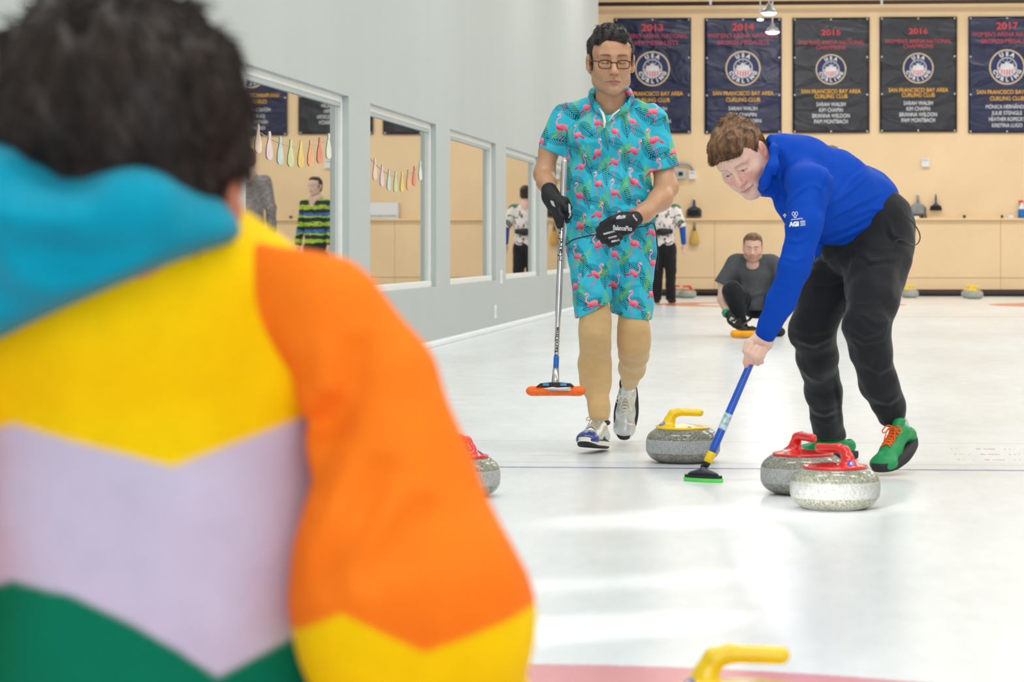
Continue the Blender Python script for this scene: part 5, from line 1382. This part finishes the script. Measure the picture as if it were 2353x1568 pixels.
# green shoes with orange laces
GRN_S = mat('green_shoe_leather', srgb(18, 150, 84), .45, namt=.06, bscale=40, bstr=.3); OLACE = mat('orange_lace', srgb(255, 110, 30), .8); GREYC = mat('grey_shoe_lining', srgb(196, 204, 206), .8)
Ms = Matrix.Rotation(R(24), 3, 'Z') @ Matrix.Rotation(R(9), 3, 'X'); Ms = Matrix.Rotation(R(-30), 3, 'Z') @ Matrix.Rotation(R(20), 3, 'X')
Ts = A(2062, 1032, -.02); Ts[2] = .054
so = build_shoe('shoe', Ms, Ts, (GRN_S, BSOLE, OLACE, GRN_S), sroot, 'green shoe with orange laces standing right of the front stone', ring=False, sole_t=.034, w=.060, L=.30, high=.022)
MB().tube([A(2056, 955, .05), A(2066, 975, .04), A(2074, 1000, .03)], [.032, .036, .036], 16).build('sock', GREYC, sroot, True, True)
MB().tube([at(1908, 1000, 10.37), at(1912, 1030, 10.36)], [.034, .038], 16).build('sock', GREYC, sroot, True, True)
Ms2 = Matrix.Rotation(R(-58), 3, 'Z')
Ts2 = np.array(at(1898, 1045, 10.33)); Ts2[2] = .001
build_shoe('shoe', Ms2, Ts2, (GRN_S, BSOLE, OLACE, GRN_S), sroot, 'green shoe mostly hidden behind the red-handled stones', ring=False, sole_t=.03, w=.05)
MB().prism([(-.02, -.006), (.0, -.014), (.03, .012), (.004, .0)], (0, 0, 0), (1, 0, 0), (0, 1, 0), (0, 0, .0005))
# his broom
bro2 = empty('curling_broom', tuple(at(1616, 1090, 9.35)[:2])+(0,), 'blue-shafted broom with a yellow collar and bright green pad sweeping the ice', 'broom', 'curling brooms')
BLS = mat('blue_shaft', srgb(10, 84, 196), .3, coat=.3); YCO = mat('yellow_collar', srgb(250, 206, 20), .4); GPAD = mat('green_pad_fabric', srgb(96, 222, 92), .8)
MB().tube([sh(-.95), sh(-.5), sh(0), sh(.55), sh(.90), sh(.955)], [.0105, .012, .0125, .0145, .0150, .014], 20).build('shaft', BLS, bro2, True, True)
MB().tube([sh(.60), sh(.605), sh(.74), sh(.745)], [.0148, .0156, .0158, .0150], 20).build('shaft_sticker', mat('pale_sticker', srgb(190, 214, 224), .4, nscale=60, namt=.5), bro2, True, True)
MB().tube([sh(.95), sh(.96), sh(1.03), sh(1.045)], [.0155, .0165, .0165, .014], 20).build('collar', YCO, bro2, True, True)
jc = Vector(at(1616, 1072, 9.40))
MB().tube([sh(1.04), sh(1.07), jc, jc-Vector((0, 0, .02))], [.013, .011, .010, .014], 14).build('swivel_joint', BLACK, bro2, True, True)
hc_ = Vector(at(1616, 1084, 9.35)); hc_.z = 0; ax_ = Vector((1, -.55, 0)).normalized(); ay_ = Vector((.55, 1, 0)).normalized()
def oval(a, b_, n=32, p=.8): return [(a*math.copysign(abs(math.cos(2*math.pi*i/n))**p, math.cos(2*math.pi*i/n)), b_*math.copysign(abs(math.sin(2*math.pi*i/n))**p, math.sin(2*math.pi*i/n))) for i in range(n)]
MB().prism(oval(.080, .027), hc_+Vector((0, 0, .001)), ax_, ay_, (0, 0, .012)).build('pad', GPAD, bro2, True)
mb = MB().prism(oval(.076, .025), hc_+Vector((0, 0, .013)), ax_, ay_, (0, 0, .010)).prism(oval(.062, .018), hc_+Vector((0, 0, .023)), ax_, ay_, (0, 0, .006)); mb.build('head_frame', BLACK, bro2, True)
s = Sdf.fit([rc(hc_-ax_*.045+Vector((0, 0, .03)), hc_+ax_*.045+Vector((0, 0, .03)), .013)], .0025, .03)
s.add(rc(hc_-ax_*.050+Vector((0, 0, .026)), hc_+Vector((0, 0, .034)), .009, .015), .01); s.add(rc(hc_+ax_*.050+Vector((0, 0, .026)), hc_+Vector((0, 0, .034)), .009, .015), .01)
link('head_bridge', mesh_of([s.net(1)], 'head_bridge'), mat('graphite_plastic', srgb(60, 64, 72), .35), bro2, True)

# ------------------------------------------------------------ people further back
def simple_person(X, Y, h, lab, rz=0, top=None, trous=None, hair=HDARK, skin=SK2, grp=None, facing_away=True, sleeves=None, topname='shirt', armsplay=.0, cuff=1.0, shoem=None):
    t = person((X, Y, 0), lab, grp); k = h/1.75
    q = lambda x, y, z: np.array((X+(x*math.cos(rz)-y*math.sin(rz))*k, Y+(x*math.sin(rz)+y*math.cos(rz))*k, z*k))
    fw = (math.sin(rz), -math.cos(rz), 0); fw = (-math.sin(rz)*-1, -math.cos(rz), 0)
    HMx = headM(fw, (0, 0, 1)); HTx = q(0, -.01, 1.625)
    V, Q, Cc = build_head('h', HMx, HTx, k, skin=skin, vox=.0045, neck=((0, .03, -.16), .052))
    P = [rc(q(0, .02, 1.45), q(0, .02, 1.0), .10*k, .11*k)]
    arms = []
    for s_ in (-1, 1):
        arms.append([q(s_*.18, .02, 1.40), q(s_*(.24+armsplay), .03, 1.14), q(s_*(.25+armsplay), -.03, .90), q(s_*(.245+armsplay), -.05, .82)])
        P += chain(arms[-1], [.045*k, .038*k, .027*k, .03*k]); P += chain([q(s_*.10, .02, .9), q(s_*.11, .0, .5), q(s_*.11, .03, .09)], [.07*k, .045*k, .03*k])
        hx = arms[-1][-1]
        for f in range(4): P.append(rc(hx, q(s_*(.245+armsplay), -.06+.018*f, .735+.006*abs(f-1.5)), .012*k, .009*k))
        P.append(rc(hx, q(s_*(.235+armsplay), -.095, .77), .012*k, .009*k))
    s = Sdf.fit(P, .008, .02)
    for p in P: s.add(p, .02)
    v2, q2 = s.net(1)
    link('body', mesh_of([(V, Q), (v2, q2)], 'body', col=lambda v: np.concatenate([Cc, np.tile(np.array(skin), (len(v2), 1))])), SKINM, t, True)
    hp = [ell((0, .024, .048), (.084, .098, .086)), ell((0, -.03, .10), (.060, .05, .03)), ell((0, .03, -.01), (.083, .085, .075))]
    hv = hair_solid(HMx, HTx, k, hp, [((0, .0, -.05), (0, -.3, -1))], vox=.004, subs=[ell((0, -.115, .015), (.07, .062, .068)), ell((0, -.07, -.05), (.1, .085, .07))], amp=.007, fq=24)
    link('hair', mesh_of([hv], 'hair'), hair, t, True)
    nx = np.array((math.cos(rz), math.sin(rz), 0)); ny = (-math.sin(rz), math.cos(rz), 0)
    T = [rc(q(0, .02, 1.30), q(0, .02, .90), .175*k, .170*k, ny, .66), rc(q(-.14, .02, 1.40), q(.14, .02, 1.40), .07*k, .07*k), rc(q(0, .03, 1.45), q(0, .02, 1.52), .07*k, .055*k)]
    s = Sdf.fit(T+[rc(a[0], a[-1], .1) for a in arms], .008, .03)
    for p in T: s.add(p, .05)
    for a in arms:
        if sleeves is None:   # long sleeves
            for p in chain(a[:3]+[a[2]], [.070*k, .058*k, .046*k, .04*k]): s.add(p, .02)
        else:
            for p in chain([a[0], a[0]+(a[1]-a[0])*.85], [.075*k, .072*k]): s.add(p, .02)
    s.disp(lambda X_, Y_, Z_: wav(X_, Y_, Z_, 7, .012, 3, 8)); s.cut(q(0, 0, .80), (0, 0, -1)); s.cut(q(0, 0, 1.51), (0, 0, 1))
    tv = s.net(1); shirt = link(topname, mesh_of([tv], topname), top, t, True)
    if sleeves is not None and sleeves is not True:
        for a in arms:
            P = chain([a[0]+(a[1]-a[0])*.6, a[1], a[2]], [.052*k, .048*k, .038*k])
            s = Sdf.fit(P, .007, .02)
            for p in P: s.add(p, .02)
            link('undershirt_sleeve', mesh_of([s.net(1)], 'us'), sleeves, t, True)
        pass
    P = [rc(q(0, .02, .92), q(0, .02, .85), .158*k, .160*k, ny, .7)]
    for s_ in (-1, 1): P += chain([q(s_*.085, .02, .82), q(s_*.10, .0, .48), q(s_*.105, .03, .07)], [.105*k, .085*k, .072*k])
    s = Sdf.fit(P, .008, .02)
    for p in P: s.add(p, .02)
    s.disp(lambda X_, Y_, Z_: wav(X_, Y_, Z_, 8, .012, 9, 8)); s.cut(q(0, 0, .05), (0, 0, -1))
    link('trousers', mesh_of([s.net(1)], 'trousers'), trous, t, True)
    for s_ in (-1, 1):
        P = [rc(q(s_*.105, .06, .045), q(s_*.12, -.12, .035), .042*k, .038*k)]; s = Sdf.fit(P, .007, .02); s.add(P[0], 0); s.cut((0, 0, .004), (0, 0, -1), .002)
        link('shoe', mesh_of([s.net(1)], 'shoe'), shoem or BSOLE, t, True)
    return t, tv, q
def blot(name, base, cols, scales, th=.58):
    m, nt, b = newmat(name); c = base
    for (cc, sc_, t_, stretch) in cols: c = mix(nt, noise(nt, sc_, 3, sc=stretch, dist=1.0).step(t_, t_+.03), c, cc)
    nt.links.new(c, b.inputs['Base Color']); b.inputs['Roughness'].default_value = .8; return m
LEAFM = blot('leafy_white_cloth', srgb(236, 228, 226), [(srgb(70, 120, 84), 9, .57, (1, 1, 1.4)), (srgb(36, 60, 48), 11, .61, (1.5, 1, .8)), (srgb(60, 52, 56), 5, .66, (1, 1, 1))], 1)
PB = gp(1526, 39.0)
BLSL = mat('blue_undershirt', srgb(18, 86, 180), .7)
t, tv, q = simple_person(PB.x, PB.y, 1.76, 'distant person seen from behind in a white leaf-print shirt over blue sleeves', rz=R(172), top=LEAFM, trous=TRO, sleeves=BLSL, armsplay=.04)
MB().tube([q(-.16, .14, 1.07), q(0, .165, 1.06), q(.12, .15, 1.05)], [.03, .055, .03], 12).build('waist_pouch', BLACK, t, True, True)
# person in the striped green jumper, seen mirrored in the second window
m, nt, b = newmat('striped_green_jumper'); vec, x, y, z = coord(nt)
wv = z+(noise(nt, 14, 2)-.5)*.06
c = mix(nt, (wv*9.0).fr().lt(.5), srgb(38, 50, 50), srgb(176, 206, 60)); c = mix(nt, (wv*4.5+.4).fr().lt(.18), c, srgb(70, 120, 190)); c = mix(nt, noise(nt, 60, 2).gt(.6), c, srgb(30, 40, 38))
nt.links.new(c, b.inputs['Base Color']); b.inputs['Roughness'].default_value = .95; JMP = m
PG = gp(1854, 33.5)
simple_person(PG.x, PG.y, 1.75, 'person in a green and black striped jumper, seen mirrored in a window', rz=R(25), top=JMP, trous=TRO, topname='jumper')
PT = gp(1911, 30.8)
simple_person(PT.x, PT.y, 2.03, 'person whose brown hair shows above the back of the man in blue', rz=R(170), top=mat('grey_top', srgb(150, 140, 140), .8, nscale=30, namt=.4), trous=TRO, hair=HBROWN)

# ------------------------------------------------------------ the squatting man
Y0 = 24.5
A = lambda px, py, dy=0.0: np.array(at(px, py, Y0+dy))
croot = person((A(1735, 790)[0], Y0, 0), 'bearded man in a dark grey T-shirt squatting on the ice and facing the camera')
HM3 = headM((.0, -1, -.16), (.02, -.14, 1)); HT3 = A(1730, 571, -.05); HS3 = 1.07
V, Q, Cc = build_head('h', HM3, HT3, HS3, skin=(.74, .45, .35), lip=(.55, .26, .22), brow=(.10, .055, .035), eyes='open', eyeo=.95, jaw=1.0, fat=.004, vox=.0028,
                      neck=((0, .03, -.15), .058), stubble=((.42, .20, .12), .75), blush=(.70, .33, .26), browk=1.3, frown=.001, browang=.5)
SKC = (.74, .47, .37)
armC = chain([A(1692, 612, .08), A(1662, 654, .03), A(1659, 690, -.05), A(1672, 722, -.18)], [.035, .048, .042, .03])
armD = chain([A(1776, 612, .10), A(1802, 660, .08), A(1785, 700, -.05)], [.035, .048, .04])
inn = [rc(A(1730, 612, .14), A(1735, 685, .15), .10, .10)]+chain([A(1700, 700, .15), A(1690, 668, -.12), A(1706, 745, .05)], [.06, .05, .03])+chain([A(1770, 700, .15), A(1790, 680, -.10), A(1780, 745, .1)], [.06, .05, .03])
s = Sdf.fit(armC+armD+inn, .006, .02)
for p in armC+armD+inn: s.add(p, .025)
v2, q2 = s.net(1)
link('body', mesh_of([(V, Q), (v2, q2)], 'body', col=lambda v: np.concatenate([Cc, np.tile(np.array(SKC), (len(v2), 1))])), SKINM, croot, True)
hp3 = [ell((0, .024, .050), (.085, .098, .088)), ell((0, -.038, .105), (.066, .052, .038)), ell((0, .03, .0), (.083, .086, .07))]
hv3 = hair_solid(HM3, HT3, HS3, hp3, [((0, .0, -.04), (0, -.3, -1))], vox=.0035, subs=[ell((0, -.115, .020), (.068, .062, .068)), ell((0, -.07, -.05), (.1, .085, .075)), ell((.09, 0, 0), (.02, .03, .035)), ell((-.09, 0, 0), (.02, .03, .035))], amp=.009, fq=22, seed=6)
link('hair', mesh_of([hv3], 'hair'), HBROWN, croot, True)
TEE = mat('charcoal_tshirt_knit', srgb(78, 80, 84), .85, nscale=30, namt=.1); TEE2 = TEE
P = [rc(A(1732, 636, .10), A(1735, 690, .12), .175, .16, (0, 1, 0), .85), rc(A(1698, 604, .08), A(1768, 604, .10), .080, .080), rc(A(1730, 585, .06), A(1730, 600, .06), .07, .08)]
sl = chain([A(1690, 607, .07), A(1664, 652, .03)], [.086, .084])+chain([A(1778, 607, .09), A(1800, 650, .08)], [.08, .078])
s = Sdf.fit(P+sl, .007, .03)
for p in P+sl: s.add(p, .03)
s.disp(lambda X, Y, Z: wav(X, Y, Z, 6, .014, 3, 8)-crease(X, Y, Z, 4, .004, 7))
s.sub(hem(A(1661, 655, .03), A(1661, 655, .03)-A(1685, 607, .06), .10), .003); s.cut(A(1730, 714), (0, 0, -1)); s.sub(ell(A(1730, 585, -.02), (.055, .08, .05)), .01)
s.wr([px_line(l, Y0) for l in (((1700,610),(1705,650),(1715,690)),((1760,610),(1755,650),(1745,700)),((1690,660),(1730,680),(1770,665)))], .008, .02)
link('t_shirt', mesh_of([s.net(1)], 't_shirt'), TEE, croot, True)
P = chain([A(1735, 700, .20), A(1712, 690, .10), A(1682, 668, -.15)], [.13, .11, .085])+chain([A(1682, 668, -.15), A(1692, 710, -.05), A(1706, 758, .0)], [.085, .078, .055])
P += chain([A(1740, 700, .20), A(1775, 695, .10), A(1796, 678, -.12)], [.13, .11, .085])+chain([A(1796, 678, -.12), A(1785, 715, .0), A(1780, 758, .08)], [.085, .075, .055])
s = Sdf.fit(P, .0075, .02)
for p in P: s.add(p, .03)
s.disp(lambda X, Y, Z: wav(X, Y, Z, 6, .014, 9, 8)-crease(X, Y, Z, 4, .004, 3))
link('trousers', mesh_of([s.net(1)], 'trousers'), TRO, croot, True)
for (px, py, dy, nm) in ((1732, 776, .10, 'black shoe under the squatting man, nearer the orange pad'), (1790, 776, .16, None)):
    P = [rc(A(px-10, py-14, dy+.10), A(px+2, py-4, dy-.12), .042, .045)]; P[0] = rc(np.array((A(px, py, dy)[0]-.02, Y0+dy+.10, .05)), np.array((A(px, py, dy)[0]+.02, Y0+dy-.14, .045)), .045, .042)
    s = Sdf.fit(P+chain([A(1706 if px < 1750 else 1780, 752, .02), A(px-4, 772, dy+.05)], [.05, .045]), .006, .02); s.add(P[0], 0); s.add(rc(A(1708 if px < 1750 else 1780, 756, .02), A(px-4, 768, dy+.06), .05, .045), .03); s.cut((0, 0, .004), (0, 0, -1), .002)
    o = link('shoe', mesh_of([s.net(1)], 'shoe'), BSOLE, croot, True)
# glove on the broom, green wrist band
cps = chain([A(1674, 722, -.19), A(1682, 736, -.24), A(1690, 745, -.26)], [.036, .042, .040])
cfs = []
for i in range(4): cfs += chain([A(1684+i*5, 738-i*1, -.30), A(1690+i*5, 750, -.31), A(1697+i*4, 755, -.27)], [.016, .015, .013])
cth = chain([A(1690, 738, -.26), A(1702, 744, -.28), A(1706, 752, -.27)], [.018, .016, .014])
s = Sdf.fit(cps+cfs+cth, .004, .02)
for p in cps: s.add(p, .02)
for p in cfs+cth: s.add(p, .006)
gv3 = s.net(1); g3 = link('glove', mesh_of([gv3], 'glove'), GLV, croot, True)
decal('glove_print', MB().box((-.03, -.018, 0), (.03, .018, .001)).mesh(), gv3, A(1681, 738, -.6), (1, 0, -.6), (.6, 0, 1), (0, 1, 0), mat('cream_glove_print', srgb(226, 222, 204), .6), croot, .002, 2).parent = g3
MB().tube([A(1667, 716, -.16), A(1671, 724, -.185)], [.040, .040], 16).build('wrist_band', mat('green_band', srgb(30, 150, 110), .6), croot, True, True)
# his broom lies low, orange head forward
bo3 = empty('curling_broom', (A(1712, 775, -.42)[0], Y0-.42, 0), 'broom with an orange-yellow pad held down on the ice by the squatting man', 'broom', 'curling brooms')
OYP = mat('amber_pad_fabric', srgb(255, 168, 20), .7)
cx3 = at(1718, 775, 24.0)[0]; yy3 = ground(1720, 778)[1]-.02
s = Sdf.fit([rc((cx3-.12, yy3, .042), (cx3+.12, yy3, .042), .034)], .005, .02); s.add(rc((cx3-.12, yy3, .043), (cx3+.12, yy3, .043), .040, .040, (0, 0, 1), .95), 0); s.cut((0, 0, .006), (0, 0, -1), .006)
link('pad', mesh_of([s.net(1)], 'pad'), OYP, bo3, True)
MB().box((cx3-.08, yy3-.03, .078), (cx3+.08, yy3+.03, .092), .004).build('head_frame', BLACK, bo3, True)
MB().tube([(cx3-.02, yy3, .09), tuple(A(1703, 749, -.25)), tuple(A(1722, 735, .12)), tuple(A(1745, 712, .5))], [.014, .013, .013, .013], 10).build('shaft', mat('dark_shaft', srgb(60, 62, 66), .3), bo3, True, True)

# ------------------------------------------------------------ the person in the colour-block jacket, from behind
Y0 = 2.40
A = lambda px, py, dy=0.0: np.array(at(px, py, Y0+dy))
froot = person((A(300, 1500)[0], Y0+.05, 0), 'person with dark hair seen from behind in a colour-block hooded jacket, nearest the camera')
HMF = headM((.10, 1, -.05), (0, .05, 1)); HTF = A(345, 440, .02); HSF = 1.04
SKF = (.62, .22, .12)
V, Q, Cc = build_head('h', HMF, HTF, HSF, skin=SKF, vox=.003, neck=((0, -.07, -.05), .035), fat=.004)
P = [rc(A(330, 1050, .10), A(360, 1750, .10), .13, .13, (0, 1, 0), .5), rc(A(60, 740, .08), A(640, 750, .08), .03, .03)]
P += chain([A(755, 760, .085), A(890, 1120, .08), A(950, 1450, .06), A(1010, 1600, .30), A(920, 1780, .50)], [.028, .036, .04, .035, .028])
P += chain([A(-85, 760, .07), A(-240, 1120, .05), A(-290, 1450, .06), A(-350, 1600, .30), A(-260, 1780, .50)], [.028, .036, .04, .035, .028])
for (px, s_) in ((920, -1), (-260, 1)):
    h0 = A(px, 1780, .50)
    for f in range(4): P.append(rc(h0, h0+V3(s_*(.03+.01*f), .07, -.01*f), .011, .009))
    P.append(rc(h0, h0+V3(s_*.05, .02, .03), .012, .010))
FX = A(360, 1750, .10)
kn = [rc(FX+V3(.10, 0, -.02), FX+V3(.14, .42, -.02), .08, .06), rc(FX+V3(-.10, 0, -.02), FX+V3(-.14, .42, -.02), .08, .06), rc(FX+V3(.14, .42, -.02), (FX[0]+.14, FX[1]+.12, .09), .055, .035), rc(FX+V3(-.14, .42, -.02), (FX[0]-.14, FX[1]+.12, .09), .055, .035)]
s = Sdf.fit(P+kn, .008, .02)
for p in P+kn: s.add(p, .02)
v2, q2 = s.net(1)
link('body', mesh_of([(V, Q), (v2, q2)], 'body', col=lambda v: np.concatenate([Cc, np.tile(np.array(SKF), (len(v2), 1))])), SKINM, froot, True)
# hair: thick and tousled
hp = [ell((0, .022, .028), (.108, .112, .100)), ell((-.010, .045, .03), (.094, .082, .088)), ell((0, .055, -.050), (.088, .055, .065)), ell((.03, .0, .088), (.075, .075, .036)), rc((.055, .02, .06), (.085, .02, -.01), .03, .025), rc((-.055, .02, .06), (-.085, .02, -.02), .03, .025)]
OFS = tuple(A(304, 338, .02)-np.array(0))
hv = hair_solid(HMF, OFS, HSF*1.06, hp, [((0, .0, -.10), (0, .4, -1))], vox=.003, subs=[ell((0, -.14, .0), (.085, .075, .10)), ell((.070, -.03, -.070), (.03, .06, .05)), ell((-.112, -.0, -.066), (.034, .075, .040))], amp=.016, fq=15, seed=14)
hrF = link('hair', mesh_of([hv], 'hair'), HDARK, froot, True)
sm = strands('hair_strands', hv, 6000, .026, .0011, lambda c: (0.3, .2, -.9), HDARK, froot, 9, .18); q = link('hair_strands', sm, HDARK, froot, True); q.parent = hrF
# jacket
TEAL = mat('teal_fleece', srgb(0, 150, 180), .9, nscale=14, namt=.1, bscale=120, bstr=.3, bdist=.002, sheen=.1, spec=.15)
JYE, JLA, JGR, JOR = srgb(255, 214, 0), srgb(206, 200, 226), srgb(0, 122, 92), srgb(255, 128, 28)
JKM = attrmat('colour_block_jacket', .85, 90, .2, .002, spec=.15, nscale=30)
def scr(v):    # garment panels are laid out on the cloth in place coordinates measured across the back
    d = -v[:, 0]*sn+v[:, 1]*cs; d0 = Y0*cs+.01
    r = v[:, 0]*cs+v[:, 1]*sn
    return CX+FPX*r/d0*1.0, CY+FPX*(HC-v[:, 2])/d0
def pl(x, pts): p = np.array(pts, float); return np.interp(x, p[:, 0], p[:, 1])
BK = A(390, 800, 0)
tor = [rc(A(330, 860, .10), A(345, 1300, .10), .185, .175, (0, 1, 0), .62), rc(A(345, 1300, .10), A(345, 1800, .10), .175, .18, (0, 1, 0), .68),
       rc(A(530, 735, .08), A(150, 700, .08), .066, .075), rc(A(530, 740, .08), A(670, 790, .08), .060, .058), rc(A(0, 720, .08), A(-60, 760, .08), .068, .062), rc(A(240, 695, .08), A(350, 695, .08), .10, .10), rc(A(260, 690, .05), A(340, 690, .05), .09, .09), rc(A(280, 625, .045), A(350, 630, .045), .07, .07)]
s = Sdf.fit(tor, .0045, .03)
for p in tor: s.add(p, .05)
s.disp(lambda X, Y, Z: wav(X, Y, Z, 4, .016, 2, 8)+wav(X, Y, Z, 10, .006, 12, 8))
s.cut((0, 0, .28), (0, 0, -1))
def colf(v):
    x, y = scr(v); c = np.tile(np.array(JYE), (len(v), 1))
    for (ln, cc) in (([(-400, 1085), (0, 985), (390, 1078), (720, 955), (1000, 1050)], JLA), ([(-300, 1450), (0, 1350), (150, 1375), (300, 1440), (400, 1500), (490, 1568), (620, 1505), (800, 1440)], JGR)):
        m_ = np.clip((y-pl(x, ln))/14+.5, 0, 1)[:, None]; c = c*(1-m_)+np.array(cc)*m_
    return c
link('jacket_body', mesh_of([s.net(1)], 'jacket_body', col=colf), JKM, froot, True)
for side in (1, -1):
    mx = (lambda px: px) if side == 1 else (lambda px: 660-px)
    pts = [A(mx(775), 745, .07), A(mx(862), 900, .05), A(mx(905), 1120, .04), A(mx(932), 1350, .03), A(mx(955), 1450, .05)]
    pr = chain(pts, [.044, .050, .069, .096, .100])+chain([pts[-1], A(mx(1010), 1600, .30), A(mx(940), 1750, .45)], [.100, .085, .06])
    pr += [rc(A(mx(575), 632, .055), A(mx(725), 712, .045), .036, .047)]
    s = Sdf.fit(pr, .005, .03)
    for p in pr: s.add(p, .05)
    s.disp(lambda X, Y, Z: wav(X, Y, Z, 4, .012, 7, 8)+wav(X, Y, Z, 10, .005, 17, 8))
    if side == 1: s.wr([[A(823, 770), A(818, 900), A(785, 1010), A(730, 1150)], [A(765, 900), A(745, 960), A(718, 1010)], [A(900, 1040), A(850, 1200), A(760, 1350)], [A(1000, 1130), A(930, 1250), A(850, 1330)]], -.014, .018)
    def colS(v, side=side):
        x, y = scr(v); 
        if side == -1: x = 660-x
        c = np.tile(np.array(JOR), (len(v), 1))
        m_ = np.clip((y-pl(x, [(500, 1540), (650, 1462), (800, 1392), (985, 1480), (1215, 1408), (1400, 1380)]))/14+.5, 0, 1)[:, None]; c = c*(1-m_)+np.array(JYE)*m_
        return c
    link('sleeve', mesh_of([s.net(1)], 'sleeve', col=colS), JKM, froot, True)
# hood, lying on the shoulders
P = [rc(A(300, 500, -.10), A(60, 495, -.11), .042, .045), rc(A(60, 495, -.11), A(-120, 560, -.05), .05, .05), rc(A(300, 500, -.10), A(430, 560, -.05), .042, .032), rc(A(430, 560, -.05), A(515, 590, .0), .032, .02),
     rc(A(250, 560, -.03), A(100, 620, -.03), .075, .075), rc(A(90, 600, -.03), A(0, 640, -.02), .075, .07), rc(A(400, 590, -.02), A(300, 620, -.04), .045, .06), rc(A(-20, 540, -.06), A(-20, 700, -.02), .08, .07), rc(A(280, 540, -.09), A(150, 570, -.09), .05, .06)]
s = Sdf.fit(P, .005, .03)
for p in P: s.add(p, .04)
s.disp(lambda X, Y, Z: wav(X, Y, Z, 5, .012, 4, 8)+wav(X, Y, Z, 11, .005, 10, 8))
s.wr([[A(110, 400), A(180, 430), A(330, 450)], [A(20, 480), A(60, 560), A(80, 700)], [A(120, 560), A(300, 590), A(480, 560)]], -.012, .018)
# lower rim runs in a V
ln0, ln1 = A(560, 546), A(-20, 792); dd = ln1-ln0; nn = np.array((dd[2], 0, -dd[0])); nn = nn if nn[2] < 0 else -nn
s.cut(ln0, nn, .012)
link('hood', mesh_of([s.net(1)], 'hood'), TEAL, froot, True)
# dark trousers and boots below the frame
P = [rc(FX+V3(-.06, 0, -.03), FX+V3(.06, 0, -.03), .15, .15)]+[rc(FX+V3(a*.10, 0, -.02), FX+V3(a*.14, .42, -.02), .10, .085) for a in (-1, 1)]+[rc(FX+V3(a*.14, .42, -.02), (FX[0]+a*.14, FX[1]+.14, .10), .08, .055) for a in (-1, 1)]
s = Sdf.fit(P, .008, .02)
for p in P: s.add(p, .02)
link('trousers', mesh_of([s.net(1)], 'trousers'), TRO, froot, True)
for a in (-1, 1):
    P = rc((FX[0]+a*.14, FX[1]+.08, .05), (FX[0]+a*.15, FX[1]+.28, .045), .048, .045); s = Sdf.fit([P, rc((FX[0]+a*.14, FX[1]+.14, .12), (0+FX[0]+a*.14, FX[1]+.12, .05), .05)], .006, .02); s.add(P, 0); s.add(rc((FX[0]+a*.14, FX[1]+.14, .12), (FX[0]+a*.14, FX[1]+.12, .05), .05, .045), .02); s.cut((0, 0, .003), (0, 0, -1), .002)
    link('shoe', mesh_of([s.net(1)], 'shoe'), BSOLE, froot, True)
